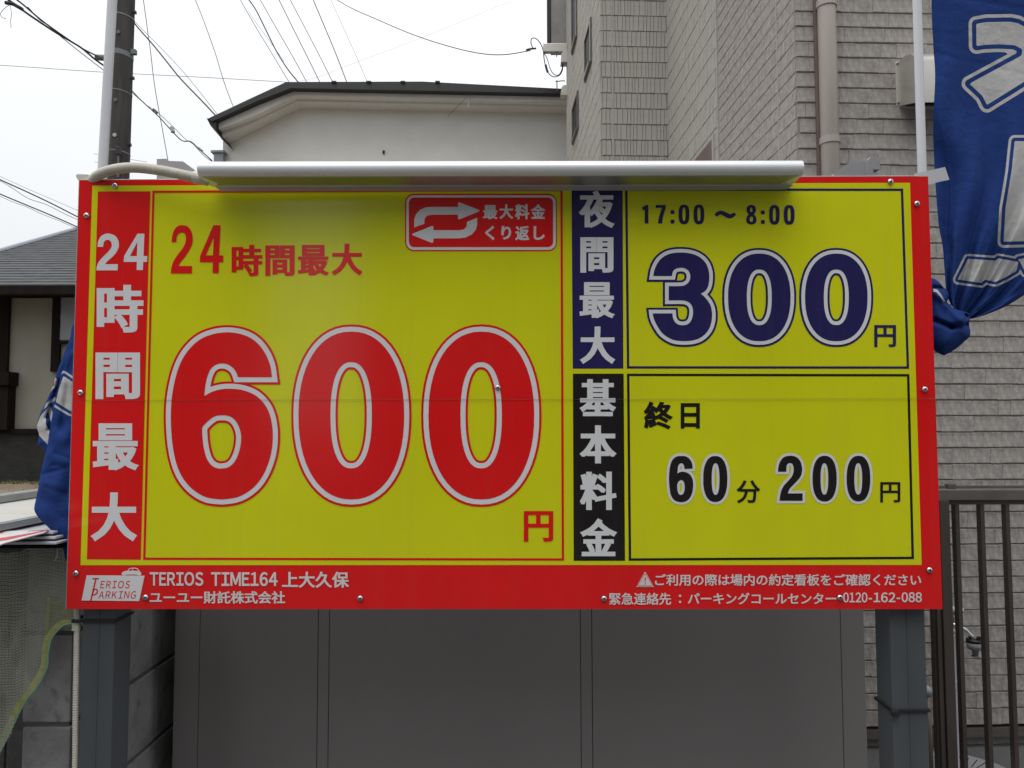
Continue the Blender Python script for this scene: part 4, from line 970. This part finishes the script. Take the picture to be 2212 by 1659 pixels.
b.prism([(p.x, p.y, zbase + .02) for p in q4], (0, 0, zt_ - zbase)); fix_normals(b.build('porch_frame', M_TILE, porch))
# downpipe
dp0 = W(1783, 10, 3.46); dp1 = W(1797, 360, 3.46); xp = W(1790, 200, 3.46).x
b = MB(); b.tube([(xp, 3.46, .02), (xp, 3.46, TOPZ - .2)], .042, 24); dpo = b.build('downpipe', M_PIPE, bld, smooth=True)
for zz in (W(1790, 10, 3.46).z, W(1797, 305, 3.46).z, 1.2):
    b = MB(); b.tube([(xp, 3.46, zz - .016), (xp, 3.46, zz + .016)], .0475, 24); b.box(xp - .012, xp + .012, 3.46, 3.53, zz - .008, zz + .008); o = b.build('pipe_bracket', M_PIPE, dpo)
xc = W(1765, 200, 3.49).x
b = MB(); b.box(xc - .008, xc + .006, 3.478, 3.50, zbase, TOPZ - .3, .002); b.build('cable_cover', M_CABC, bld)
# vent hood
yw = 3.519; zq1 = W(1936, 134, yw).z; zq0 = W(1936, 237, yw).z; zfb = W(1970, 221, yw - .16).z
vx0 = W(1934, 180, yw).x; vx1 = vx0 + .34
b = MB(); prof = [(yw, zq1 - .004)]
for k in range(9):
    a = R(90 - k * 11.25); prof.append((yw - .04 - .12 * math.cos(a), zq1 - .075 + .071 * math.sin(a)))
prof += [(yw - .16, zfb), (yw - .02, zq0 + .012), (yw, zq0 + .004)]
b.prism([(vx0 + .012, y_, z_) for y_, z_ in prof], (vx1 - vx0 - .024, 0, 0)); hood = fix_normals(autosmooth(b.build('vent_hood', M_HOOD, bld), 30))
b = MB(); b.box(vx0, vx1, yw - .006, yw + .006, zq0, zq1, .002); b.build('flange', M_HOOD, hood)
b = MB(); b.prism([(vx0 + .03, yw - .145, zfb - .001), (vx0 + .03, yw - .03, zq0 + .009), (vx1 - .03, yw - .03, zq0 + .009), (vx1 - .03, yw - .145, zfb - .001)], (0, 0, -.006)); fix_normals(b.build('hood_opening_shade', M_DARK, hood))  # dark sheet stands for the shaded opening under the hood
for zz in (zq1 - .012, zq0 + .03):
    b = MB(); b.tube([(vx0 + .008, yw - .011, zz), (vx0 + .008, yw - .005, zz)], .004, 8); b.build('screw', M_CABC, hood)
# windows on the far receding face (frames seen edge-on)
def recwin(pt, pb, near, far, z0, z1):
    O = K2; o = MB(); wv = near
    def at(t, z_, e): P = K2 + DY * t - DX * e; return (P.x, P.y, z_)
    fw = .045; dpth = .022
    def bar(t0, t1, za, zb, e0=0, e1=dpth): o.prism([at(t0, za, e0), at(t0, za, e1), at(t1, za, e1), at(t1, za, e0)], (0, 0, zb - za))
    bar(near, near + fw, z0, z1); bar(far - fw, far, z0, z1); bar(near + fw, far - fw, z0, z0 + .03, 0, dpth + .01); bar(near + fw, far - fw, z1 - .03, z1)
    wn = fix_normals(o.build('window', M_BRN2, bld)); g_ = MB(); g_.prism([at(near + fw, z0 + .03, .003), at(near + fw, z0 + .03, .008), at(far - fw, z0 + .03, .008), at(far - fw, z0 + .03, .003)], (0, 0, z1 - z0 - .06)); fix_normals(g_.build('pane', M_DARK, wn))
def t_at(px):                                   # distance along the receding far face for a picture column
    best = min(range(0, 236), key=lambda k: abs(to_px(K2 + DY * k * .01 - DX * .05 + Vector((0, 0, 3)))[0] - px)); return best * .01
def z_at(t, py): P = K2 + DY * t; return W(to_px(P + Vector((0, 0, 3)))[0], py, P.y).z
for pa, pb_, ya, yb in ((1271, 1257, 37, 132), (1241, 1231, -60, 78), (1243, 1231, 195, 276)):
    tn = t_at(pa); tf = max(tn + .28, t_at(pb_)); recwin(0, 0, tn, tf, z_at(tn, yb), z_at(tn, ya))
# balcony end at the far corner
YK = K3.y
b = MB(); a = W(1190, 112, YK + .05); c = W(1219.5, 112, YK + .05); b.box(a.x, c.x + .06, YK + .01, YK + .13, a.z, TOPZ, .004); b.build('balcony_side', M_CONC, bld)
b = MB(); a = W(1182.5, 95, YK); c = W(1189.5, 95, YK); b.box(a.x, c.x, YK, YK + .12, a.z, TOPZ, .002); b.build('gutter_pipe', M_DARK, bld)
b = MB(); a = W(1173, 105, YK); c = W(1219, 99, YK); b.box(a.x, c.x + .04, YK - .06, YK + .0, W(1200, 117, YK).z, c.z, .006); b.build('balcony_bracket', M_HOOD, bld)
for y0, y1 in ((115, 138), (188, 209)):
    a = W(1211, y0, YK - .05); c = W(1220, y1, YK - .05); b = MB(); b.prism([(c.x + .03, YK - .1, c.z), (a.x, YK - .1, c.z), (a.x + .006, YK - .1, a.z - .03), (a.x + .03, YK - .1, a.z), (c.x + .03, YK - .1, a.z)], (0, .12, 0)); fix_normals(b.build('cable_inlet', M_HOOD, bld))
b = MB(); b.box((K0 - DX * .1).x, K0.x + 7, 3.4, 12, TOPZ, TOPZ + .2); b.build('roof', M_ROOFD, bld)

# service cables at the far corner: each its own
def cable(label, pts, wpx, m=None, grp='overhead cables', cat='cable', name='overhead_cable', n=8, sides=6):
    """pts: (px, py, distance)"""
    P = catmull([W(*p) for p in pts], n); Ym = pts[len(pts) // 2][2]
    t = MB(); t.tube(P, max(.0006, wpx * Ym / F / 2), sides)
    o = t.build(name, m or M_WIRE, None, loc=P[0], smooth=True); tag(o, label, cat, grp); return o
c9 = fr(2080, 0, .30143)
def cc(p, Y=8.2): x, y_ = c9(p); return (x, y_, Y)
cable('looped black service cable curling up to the cable clamp beside the grey building', [cc((168, 640)), cc((145, 560)), cc((160, 508)), cc((215, 515)), cc((270, 575)), cc((305, 660)), cc((320, 780)), cc((345, 900)), cc((390, 985)), cc((450, 1020)), cc((520, 1000)), cc((560, 940)), cc((572, 850))], 2.2, M_WIREP, 'service cables at the far corner')
cable('second thinner service cable hanging in a loop below the bracket', [cc((318, 705)), cc((365, 790)), cc((400, 910)), cc((450, 985)), cc((510, 995)), cc((552, 930)), cc((565, 850))], 1.8, M_WIREP, 'service cables at the far corner')
cable('short thick splice hanging on the looped service cables', [cc((340, 860)), cc((352, 910)), cc((368, 960))], 5, M_WIRE, 'service cables at the far corner')
cable('cable clamp at the end of the sagging line', [cc((80, 665)), cc((130, 650)), cc((215, 642))], 4, M_WIREP, 'service cables at the far corner', 'clamp', 'cable_clamp')

cable('small hooked steel bracket under the looped service cables', [cc((600, 1078)), cc((575, 1072)), cc((490, 1080)), cc((470, 1082))], 2.2, M_WIREG, 'service cables at the far corner', 'bracket', 'hook_bracket')
cable('short upright pin of the hooked steel bracket', [cc((489, 1066)), cc((490, 1120)), cc((491, 1200))], 2.4, M_WIREG, 'service cables at the far corner', 'bracket', 'hook_bracket')
cable('bolt hanging under the balcony bracket at the far corner', [cc((487, 615)), cc((487, 700)), cc((487, 755))], 2.2, M_WIREG, 'service cables at the far corner', 'bolt', 'bolt')
# ================================================================== FENCE, TAP, LID
YF = 3.0
fxx = lambda px: W(px, 1400, YF).x
fence = thing('metal_fence', 'dark bronze metal fence of upright bars in front of the brick pattern wall', 'fence', (fxx(2120), YF, 0))
zr1, zr0 = W(2120, 1058, YF).z, W(2120, 1080, YF).z
b = MB(); b.box(fxx(1985), fxx(2700), YF - .012, YF + .028, zr0, zr1, .002); b.build('top_rail', M_BRN2, fence)
b = MB(); b.box(fxx(1985), fxx(2700), YF + .0, YF + .026, W(2120, 1090, YF).z, zr0 - .0005, .001); b.build('lower_lip', M_BRN, fence)
b = MB(); b.box(fxx(1985), fxx(2700), YF, YF + .03, .06, .09, .002); b.build('bottom_rail', M_BRN, fence)
zt = W(2120, 1089, YF).z
for px in [2024, 2078.5, 2133.5, 2188.5] + [2188.5 + 55 * k for k in range(1, 9)]:
    x = fxx(px); b = MB(); b.box(x - .0085, x + .0085, YF + .001, YF + .029, .0905, zt, .0015); b.build('bar', M_BRN, fence)
x0, x1 = fxx(2034), fxx(2055); b = MB(); b.box(x0, x1, YF - .02, YF + .035, 0, zr0, .002); b.build('post', M_BRN, fence)
b = MB(); b.box(x0 - .02, x0 - .003, YF - .012, YF + .03, 0.0905, zt, .0015); b.build('bar', M_BRN, fence)
rc = thing('wall_conduit', 'thin taupe conduit running along the wall just above the fence rail', 'conduit', W(2120, 1052, 3.3)); b = MB()
a = W(2000, 1051, 3.46); b.box(a.x, a.x + 2.6, 3.44, 3.452, a.z - .008, a.z + .006, .002); b.build('tube', M_BRN2, rc); c = W(2057, 1051, 3.43); b = MB(); b.box(c.x - .02, c.x + .02, 3.43, 3.46, c.z - .012, c.z + .012, .003); b.build('clip', M_BRN2, rc)
YT = 3.35
tap = thing('water_tap', 'chrome water tap with grey hose cap on a pale standpipe behind the fence', 'tap', (W(2064, 1500, YT).x, YT, 0)); ft_ = fr(3480, 2450, .37493)
xs_ = W(2066, 1480, YT).x; ztp = W(2064, 1318, YT).z
b = MB(); b.box(xs_ - .027, xs_ + .022, YT, YT + .045, 0, W(2064, 1372, YT).z, .006); b.build('standpipe', M_TAPW, tap)
zc_ = W(2064, 1481, YT).z; b = MB(); b.box(xs_ - .025, xs_ + .025, YT - .003, YT + .048, zc_ - .02, zc_ + .02, .004); b.build('pipe_collar', M_TAPW, tap)
b = MB(); b.tube([W(2067, 1365, YT + .02), W(2067, 1352, YT + .02), W(2067, 1325, YT + .02)], [.02, .024, .022], 16); b.build('valve_body', M_CHROME, tap, smooth=True)
b = MB(); b.tube([W(2067, 1322, YT + .02), W(2067, 1312, YT + .02)], [.03, .026], 18); b.build('handle', M_TAPW, tap, smooth=True)
b = MB(); b.tube(catmull([W(*ft_(p), YT - .02) for p in ((880, 130), (940, 150), (1010, 185), (1040, 215), (1075, 250), (1100, 290))], 6), .011, 14); b.build('spout', M_CHROME, tap, smooth=True)
b = MB(); b.tube([W(*ft_(p), YT - .02) for p in ((1112, 285), (1112, 318))], [.032, .033], 18); b.build('hose_clamp', M_STRAP, tap, smooth=True)
b = MB(); b.tube([W(*ft_(p), YT - .02) for p in ((1115, 318), (1118, 385), (1122, 405), (1124, 465))], [.033, .030, .014, .012], 18); b.tube([W(*ft_(p), YT - .02) for p in ((1124, 462), (1124, 474))], .016, 14); b.build('hose_nozzle', M_TAPG, tap, smooth=True)
b = MB(); P = W(*ft_((1155, 275)), YT - .03); b.tube([P, P + Vector((0, -.012, 0))], .01, 10); b.build('clamp_screw', M_STRAP, tap)
lid = thing('drain_lid', 'round pale drain lid with radial slots on the ground behind the fence', 'lid', (W(2100, 1650, 3.1).x, 3.15, 0)); c = Vector((W(2100, 1650, 3.1).x, 3.16, 0)); 
b = MB(); b.tube([c + Vector((0, 0, .001)), c + Vector((0, 0, .03)), c + Vector((0, 0, .04))], [.25, .25, .235], 40); b.build('disc', M_LID, lid)
for k in range(40):
    a = 2 * math.pi * k / 40; d = Vector((math.cos(a), math.sin(a), 0)); e = Vector((-d.y, d.x, 0)); b = MB(); z_ = Vector((0, 0, .0402))
    b.prism([c + d * .11 + e * .0015 + z_, c + d * .21 + e * .002 + z_, c + d * .21 - e * .002 + z_, c + d * .11 - e * .0015 + z_], (0, 0, .0008)); b.build('slot', M_DARK, lid)
hb = thing('pipe_joint', 'small grey pipe joint between the right sign post and the fence', 'pipe', W(2007, 1492, 2.9)); b = MB(); b.tube([W(1995, 1490, 2.9), W(2008, 1494, 2.9)], [.021, .019], 16); b.build('elbow', M_TAPG, hb, smooth=True); b = MB(); b.tube([W(2004, 1500, 2.9), (W(2004, 1500, 2.9).x, 2.9, 0)], .012, 12); b.build('riser', M_BRN, hb, smooth=True)

# ================================================================== CREAM HOUSE behind
YH = 9.0
house = thing('cream_house', 'cream stucco house with dark roof edge seen above the lamp hood', 'house', (W(850, 500, YH).x, YH, 0))
def poly(name, px, Y0, Y1, m, parent, label=None):
    b = MB(); b.prism([W(x, y_, Y0) for x, y_ in px], (0, Y1 - Y0, 0)); return fix_normals(b.build(name, m, parent, label=label))
wl = [W(x, y_, YH) for x, y_ in ((482, 296), (560, 258), (642, 218), (1300, 234))]
b = MB(); b.prism(wl + [Vector((wl[-1].x, YH, 0)), Vector((wl[0].x, YH, 0))], (0, 6, 0)); fix_normals(b.build('wall', M_STUC, house))
poly('lower_fascia', [(470, 283), (553, 250.5), (638, 208.5), (1300, 224), (1300, 233), (641, 219.5), (553, 263), (478, 300)], 8.80, 14, M_FASC, house)
poly('upper_fascia', [(466, 262), (553, 222), (628, 190), (1300, 204), (1300, 222.2), (638, 206.8), (553, 249), (470, 280)], 8.70, 14, M_FASC, house)
poly('roof', [(449, 256), (553, 207), (618, 177), (912, 176), (1300, 196), (1300, 203), (628, 190), (553, 219), (458, 262)], 8.6, 15, M_ROOFD, house)
poly('gutter_end', [(446, 255), (467, 262), (467, 280), (479, 300), (466, 285), (455, 272)], 8.62, 9.0, M_DARK, house)
for x in (721, 796, 870, 945): poly('snow_guard', [(x - 5, 174.2), (x + 5, 174.2), (x + 5, 177.5), (x - 5, 177.5)], 8.58, 8.66, M_ROOFD, house)
b = MB(); p0 = W(988, 232, 8.98); p1 = W(1060, 239, 8.98); b.box(p0.x, p1.x, 8.96, 9.0, p1.z, p0.z, .003); b.build('wall_vent', M_CABC, house)
b = MB(); p0 = W(455, 324, 8.9); p1 = W(484, 329, 8.9); b.box(p0.x, p1.x, 8.9, 9.3, p1.z, p0.z, .003); b.box(p0.x + .03, p1.x - .02, 8.92, 9.25, p1.z - 1.2, p1.z - .001, .003); b.build('rain_box', M_SHUT, house)

poly('fascia_joint', [(1011, 204), (1013, 204), (1012.5, 232), (1010.5, 232)], 8.69, 8.71, M_FASC, house)
cable('thin wire running down across the cream fascia beside the brown vent', [(1014, 204, 8.6), (1000, 218, 8.6), (985, 233, 8.65), (968, 251, 8.9)], 1.0, M_WIREG)
o = MB(); c0 = W(829, 328, 8.99); o.box(c0.x - .015, c0.x + .012, 8.975, 9.0, c0.z - .02, c0.z + .015, .003); o.build('wall_plug', M_DARK, house)
# ================================================================== OLD HOUSE left
YO_ = 12.0
old = thing('timber_house', 'old Japanese house with grey slate roof and dark posts at the left', 'house', (W(60, 900, YO_).x, YO_, 0))
ze = W(60, 617, 11.3).z; sl = math.tan(R(24))
cx0 = W(-250, 617, 11.3)
rows_ = 34; pitch_ = .2
b = MB(); b.box(cx0.x, cx0.x + 9, 11.25, 11.4, ze - .14, ze - .005); b.build('eave_board', M_TIMB, old)
for k in range(rows_):
    y0 = 11.3 + k * pitch_ * math.cos(R(24)); y1 = y0 + pitch_ * math.cos(R(24)) + .02; z0 = ze + (y0 - 11.3) * sl; z1 = ze + (y1 - 11.3) * sl
    # hip line on the left found from the picture
    def hx(y_, z_):
        lo, hi = -12.0, 3.0
        for _ in range(30):
            mid = (lo + hi) / 2; px, py = to_px((mid, y_, z_)); line_y = 545 - (px) * .291
            if py < line_y: lo = mid
            else: hi = mid
        return (lo + hi) / 2
    a = hx(y0, z0); c = hx(y1, z1)
    if a > -2.5: break
    d_ = .022; rr = -2.2
    vs = [(a, y0, z0), (rr, y0, z0), (rr, y1, z1 - .012), (c, y1, z1 - .012), (a, y0, z0 + d_), (rr, y0, z0 + d_), (rr, y1, z1 + .004), (c, y1, z1 + .004)]
    build('slate_course', vs, [(0, 3, 2, 1), (4, 5, 6, 7), (0, 1, 5, 4), (1, 2, 6, 5), (2, 3, 7, 6), (3, 0, 4, 7)], M_SLATE, old)
HA = W(-20, 551.5, 12.6)
b = MB(); pts = []
for px in (-60, 0, 60, 120, 180):
    # points on the roof plane along the hip
    lo, hi = 11.3, 25
    for _ in range(40):
        mid = (lo + hi) / 2; P = W(px, 545 - px * .291, mid)
        if P.z > ze + (mid - 11.3) * sl: lo = mid
        else: hi = mid
    pts.append(W(px, 545 - px * .291, lo) + Vector((0, 0, .03)))
b.tube(pts, .045, 8); b.build('hip_cap', M_SHUT, old)
def opl(name, x0, x1, y0, y1, Y, dpt, m, par=None, bev=0): 
    a = W(x0, y0, Y); c = W(x1, y1, Y); b = MB(); b.box(a.x, c.x, Y, Y + dpt, c.z, a.z, bev); return b.build(name, m, par or old)
opl('wall', -300, 400, 630, 934, YO_, 3, M_PLAS); opl('beam', -300, 400, 616, 642, YO_ - .08, .07, M_TIMB)
opl('timber_post', -8, 10, 642, 930, YO_ - .06, .05, M_TIMB); opl('timber_post', 113.5, 126.5, 642, 803, YO_ - .06, .05, M_TIMB)
sh = opl('shutter', 127, 190, 632, 735, YO_ - .05, .04, M_SHUT)
b = MB()
for k in range(26):
    z_ = W(140, 634 + k * 3.9, YO_ - .055).z; x0 = W(127, 700, YO_ - .055).x; b.box(x0, x0 + .45, YO_ - .06, YO_ - .051, z_ - .012, z_)
b.build('shutter_slats', M_SHUT, sh, kind='stuff')
opl('window_sill', 125, 190, 736, 742, YO_ - .09, .08, M_TIMB)
opl('timber_box', -30, 18, 803, 832, YO_ - .25, .24, M_TIMB); opl('timber_door', -30, 14, 834, 928, YO_ - .2, .19, M_TIMB)
opl('ground_beam', -300, 400, 927, 935, YO_ - .1, .09, M_TIMB); opl('base', -300, 400, 936, 1040, YO_ - .04, 2.5, M_BASE)

# ================================================================== GROUND
b = MB(); b.box(-400, 400, -400, 400, -.4, 0); o = b.build('ground', M_ASPH); o['kind'] = 'structure'
zl = W(60, 1036, 11.9).z
b = MB(); b.add([(-30, 4.4, zl - .12), (-1.6, 4.4, zl - .12), (-1.6, 20, zl + .05), (-30, 20, zl + .05), (-30, 4.4, -.1), (-1.6, 4.4, -.1), (-1.6, 20, -.1), (-30, 20, -.1)], [(0, 1, 2, 3), (4, 7, 6, 5), (0, 4, 5, 1), (1, 5, 6, 2), (2, 6, 7, 3), (3, 7, 4, 0)])
o = b.build('raised_lot', M_SOIL); o['kind'] = 'structure'
gr = MB(); rg = random.Random(5)
for k in range(1800):
    x = rg.uniform(-11.8, -5.5); y_ = rg.uniform(11.5, 11.93) if rg.random() < .85 else rg.uniform(8.5, 11.9); z_ = zl - .12 + (y_ - 4.4) / 15.6 * .17
    hh = rg.uniform(.015, .05); a = rg.uniform(0, 6.28); d = Vector((math.cos(a), math.sin(a), 0)) * .01
    P = Vector((x, y_, z_)); gr.add([P - d, P + d, P + Vector((rg.uniform(-.03, .03), rg.uniform(-.03, .03), hh))], [(0, 1, 2)])
o = gr.build('grass', mat('grass_blades', (.06, .10, .03), rough=.8, c2=(.12, .12, .05), var=.2, vs=1)); tag(o, 'sparse short grass along the foot of the old house', 'grass', kind='stuff')

# ================================================================== UTILITY POLE AND CABLES
YP = 10.0
up_ = thing('utility_pole', 'weathered dark utility pole with steel bands behind the white flag pole', 'pole', (W(257, 380, YP).x, YP, 0))
pt = (Vector(W(253.5, 0, YP)) + W(290, 0, YP)) / 2; pb = (W(235, 380, YP) + W(277.5, 380, YP)) / 2
dirp = (pt - pb) / (pt.z - pb.z)
at_ = lambda z: pb + dirp * (z - pb.z)
rt_, rb_ = (W(290, 0, YP).x - W(253.5, 0, YP).x) / 2, (W(277.5, 380, YP).x - W(235, 380, YP).x) / 2
rz_ = lambda z: rb_ + (rt_ - rb_) * (z - pb.z) / (pt.z - pb.z)
b = MB(); b.tube([at_(z) for z in (0, 2, 4, 6, 8, 9.5)], [rz_(z) for z in (0, 2, 4, 6, 8, 9.5)], 28); b.build('shaft', M_POLE, up_, smooth=True)
def band(py, hgt, m=M_BAND, tilt=0, bolt=True, name='steel_band'):
    z = W(262, py, YP).z; c = at_(z); r = rz_(z) + .004; b = MB(); n = 28; vs = []; 
    for k in range(n):
        a = 2 * math.pi * k / n; zz = tilt * math.cos(a)
        for dz in (-hgt / 2, hgt / 2): vs.append(c + Vector((r * math.cos(a), r * math.sin(a), dz + zz)))
    b.add(vs, [(2 * k, 2 * ((k + 1) % n), 2 * ((k + 1) % n) + 1, 2 * k + 1) for k in range(n)]); o = b.build(name, m, up_, smooth=True)
    if bolt: bb = MB(); e = c + Vector((r + .0, -.02, -tilt)); bb.box(e.x - .01, e.x + .06, e.y - .03, e.y + .03, e.z - .035, e.z + .035, .008); bb.build('band_bolt', M_BAND, o)
band(38, .02, M_BAND, -.03, False); band(119, .07, M_BAND, -.03); band(201, .016, M_BAND, -.025, False); band(331, .018, M_BAND, -.015, False)
for px, py in ((292, 27), (287.5, 169), (281, 313)):
    c = W(px, py, YP - .02); bb = MB(); bb.tube([c - Vector((.06, 0, 0)), c], .014, 8); bb.tube([c - Vector((.004, 0, 0)), c + Vector((.012, 0, 0))], .026, 8); bb.build('step_bolt', M_WIRE, up_)
for px, py in ((255, 68), (249, 215), (247, 291)):
    c = W(px, py, YP - .14); bb = MB(); bb.tube([c, c + Vector((0, .03, 0))], .026, 12); bb.build('bolt_hole', M_WIREG if py < 280 else M_WIREF, up_)
bb = MB(); bb.tube([W(256, 320, YP - .16), W(255, 383, YP - .16)], .014, 8); bb.build('ground_wire', M_WIREG, up_)
bb = MB(); c = W(256, 327, YP - .16); bb.box(c.x - .025, c.x + .03, c.y - .03, c.y + .02, c.z - .05, c.z + .06, .01); bb.build('wire_clip', M_WIRE, up_)
bb = MB(); c0 = W(206, 124, YP - .05); c1 = W(247, 126, YP); bb.tube([c0, c1], .04, 10); bb.build('cable_arm', M_BAND, up_)

cable('thick black cable bundle from the top left corner to the utility pole', [(-60, -45, 8), (14, -3, 8.2), (60, 30, 8.5), (100, 57, 8.8), (130, 76, 9), (175, 103, 9.4), (205, 128, 9.7), (232, 147, 9.9)], 4.2)
cable('black cable crossing the bundle near the top left corner', [(-20, -35, 8), (37, 0, 8.3), (90, 44, 8.7), (140, 80, 9), (180, 106, 9.4), (212, 122, 9.8)], 3.4)
cable('thin dark cable hanging just below the bundle left of the utility pole', [(60, 15, 8.4), (85, 42, 8.7), (105, 56, 9), (135, 82, 9.2), (175, 114, 9.5), (232, 158, 9.95)], 1.8)
cable('frayed knot of cable ends at the top left corner', [(12, 6, 8.2), (26, 8, 8.2), (36, 13, 8.3), (48, 20, 8.4)], 8, M_WIRE, 'overhead cables', 'cable')
cable('loose grey wire dangling left of the frayed knot', [(22, 10, 8.2), (10, 18, 8.2), (1, 30, 8.2), (5, 38, 8.2), (13, 40, 8.2)], 1.2, M_WIREG)
cable('loose pale wire dangling below the frayed knot', [(22, 12, 8.2), (25, 30, 8.2), (23, 45, 8.2), (24, 60, 8.2)], 1.4, M_WIREF)
cable('very thin grey wire crossing the whole left sky level behind the pole', [(-200, 131, 16), (0, 141, 16), (225, 156, 16), (420, 166, 16), (640, 178.5, 16)], 1.1, M_WIREG)
cable('thick black cable descending from the utility pole to the corner of the cream roof', [(284, 42, 10.1), (300, 62, 10), (330, 96, 9.8), (360, 133, 9.6), (390, 170, 9.4), (440, 222, 9), (468, 252, 8.8)], 3.0)
cable('thin messenger wire just above the thick cable right of the pole', [(284, 36, 10.1), (300, 56, 10), (340, 96, 9.8), (400, 160, 9.4), (472, 250, 8.8)], 1.1, M_WIREG)
cable('dark cable sloping from the pole down to the lamp hood end', [(278, 188, 10.1), (300, 212, 10), (328, 238, 9.9), (345, 254, 9.8), (366, 277, 9.7), (392, 303, 9.6), (412, 306, 9.5), (430, 322, 9.4), (458, 347, 9.3)], 2.4)
cable('lighter second strand looping beside the sloping cable', [(278, 193, 10.1), (310, 222, 10), (340, 243, 9.9), (372, 272, 9.7), (400, 300, 9.6), (418, 312, 9.5), (440, 336, 9.4), (460, 350, 9.3)], 1.4, M_WIREG)
cable('grey junction tag hanging on the sloping cable', [(371, 274, 9.65), (374, 286, 9.65)], 9, M_WIREF, 'cable fittings', 'cable tag', 'cable_tag')
cable('twisted dark splice upper on the sloping cable', [(331, 236, 9.8), (336, 240, 9.8), (340, 244, 9.8)], 6, M_WIREG, 'cable fittings', 'splice', 'cable_splice')
cable('coiled pale splice lower on the sloping cable near the cream house', [(428, 318, 9.4), (433, 322, 9.4), (438, 326, 9.4)], 4, M_WIREF, 'cable fittings', 'splice', 'cable_splice')
cable('thin grey wire dropping steeply just right of the utility pole', [(309, -5, 12), (314, 30, 12), (320, 75, 12), (325, 110, 12), (333, 178, 12), (342, 232, 12), (350, 275, 12), (363, 348, 12)], 1.7, M_WIREG)
cable('dark wire curving down to the cream roof slope', [(420, -5, 14), (435, 32, 14), (450, 72, 14), (466, 118, 14), (480, 165, 14), (492, 200, 14), (505, 233, 14)], 1.4)
for lab, p, w_, m in (('leftmost dark wire of the fan ending at the roof peak', [(517, -4), (553, 59), (590, 120), (626, 180)], 1.5, M_WIRE),
                      ('thickest wire of the fan above the roof peak', [(535, -4), (553, 22), (575, 66), (598, 112), (622, 150), (648, 182)], 2.8, M_WIRE),
                      ('hair thin wire crossing onto the thickest wire of the fan', [(537, 25), (553, 49), (580, 85), (614, 133)], .9, M_WIREG),
                      ('thin wire of the fan third from the left at the roof', [(560, -4), (600, 66), (640, 136), (664, 180)], 1.6, M_WIRE),
                      ('dark wire of the fan fourth from the left at the roof', [(601, -4), (630, 55), (665, 125), (692, 180)], 1.9, M_WIRE),
                      ('dark wire of the fan ending at the first snow guard', [(625, -4), (655, 53), (690, 120), (718, 176)], 1.6, M_WIRE),
                      ('steepest dark wire of the fan', [(675, -4), (700, 55), (725, 115), (750, 180)], 2.0, M_WIREG),
                      ('faint hair thin wire ending at the second snow guard', [(713, -4), (740, 56), (768, 118), (793, 176)], .8, M_WIREG)):
    cable(lab, [(x, y_, 17) for x, y_ in p], w_, m)
cable('sagging violet black cable strung from the top of the sky to the grey building', [(715, -8, 10), (760, 18, 9.8), (810, 40, 9.5), (870, 66, 9.3), (930, 88, 9), (1000, 108, 8.8), (1050, 117, 8.6), (1090, 118, 8.5), (1125, 113, 8.3), (1146, 109, 8.2)], 1.9, M_WIREP)
M_WIREV = mat('very_pale_cable', (.62, .62, .64), rough=.7)
cable('faint pale wire rising to the right above the cream roof', [(645, 176, 30), (690, 165, 30), (750, 142, 30), (830, 112, 30), (950, 66, 30), (1040, 28, 30), (1110, 0, 30)], .6, M_WIREV)
cable('upper thick cable leaving the left edge towards the old house', [(-40, 368, 9), (0, 388, 9), (55, 413, 9.2), (110, 439, 9.4), (175, 472, 9.7), (230, 498, 10)], 3.0)
cable('thin lashing wire above the upper thick cable at the left edge', [(-40, 362, 9), (0, 381, 9), (60, 408, 9.2), (120, 434, 9.4), (180, 460, 9.7)], .9, M_WIREG)
cable('thin wire looping under the upper thick cable at the left edge', [(-20, 380, 9), (20, 402, 9), (60, 428, 9.2), (100, 442, 9.4), (140, 462, 9.5), (180, 480, 9.7)], 1.2, M_WIREG)
cable('lower thick cable at the left edge above the slate roof', [(-40, 400, 9), (0, 419, 9), (50, 440, 9.2), (110, 465, 9.4), (175, 494, 9.7), (230, 520, 10)], 2.8)
cable('thin wire looping under the lower thick cable at the left edge', [(-20, 414, 9), (20, 433, 9), (60, 448, 9.2), (90, 462, 9.4), (130, 478, 9.5), (180, 500, 9.7)], 1.1, M_WIREG)
ant = thing('tv_antenna', 'tiny distant television aerial seen past the utility pole', 'antenna', (W(250, 340, 16).x, 16, 0)); b = MB()
b.tube([W(202, 332, 16), W(318, 350, 16)], .006, 5); b.tube([W(205, 350, 16), W(225, 353, 16)], .006, 5); b.build('rod', M_WIREF, ant); b = MB(); b.tube([W(262, 338, 16), (W(262, 338, 16).x, 16, 0)], .02, 6); b.build('mast', M_WIREG, ant)

# ================================================================== ACROSS THE STREET (seen only as soft reflections in the board)
def opposite(x0, x1, y, hgt, label):
    t = thing('street_building', label, 'building', ((x0 + x1) / 2, y, 0)); b = MB(); b.box(x0, x1, y - 6, y, 0, hgt); b.build('wall', M_FARW, t)
    n = int((x1 - x0) / 2.2)
    for k in range(n):
        for zz in (1.0, 3.8):
            if zz + 1.3 < hgt:
                xx = x0 + 1.1 + k * 2.2; b = MB(); b.box(xx - .6, xx + .6, y, y + .04, zz, zz + 1.2); b.build('window', M_FARG, t)
opposite(-3.0, 14, -10, 9, 'brown building across the street behind the viewer on the right')
opposite(-24, -7.0, -11, 8, 'brown building across the street behind the viewer on the left')
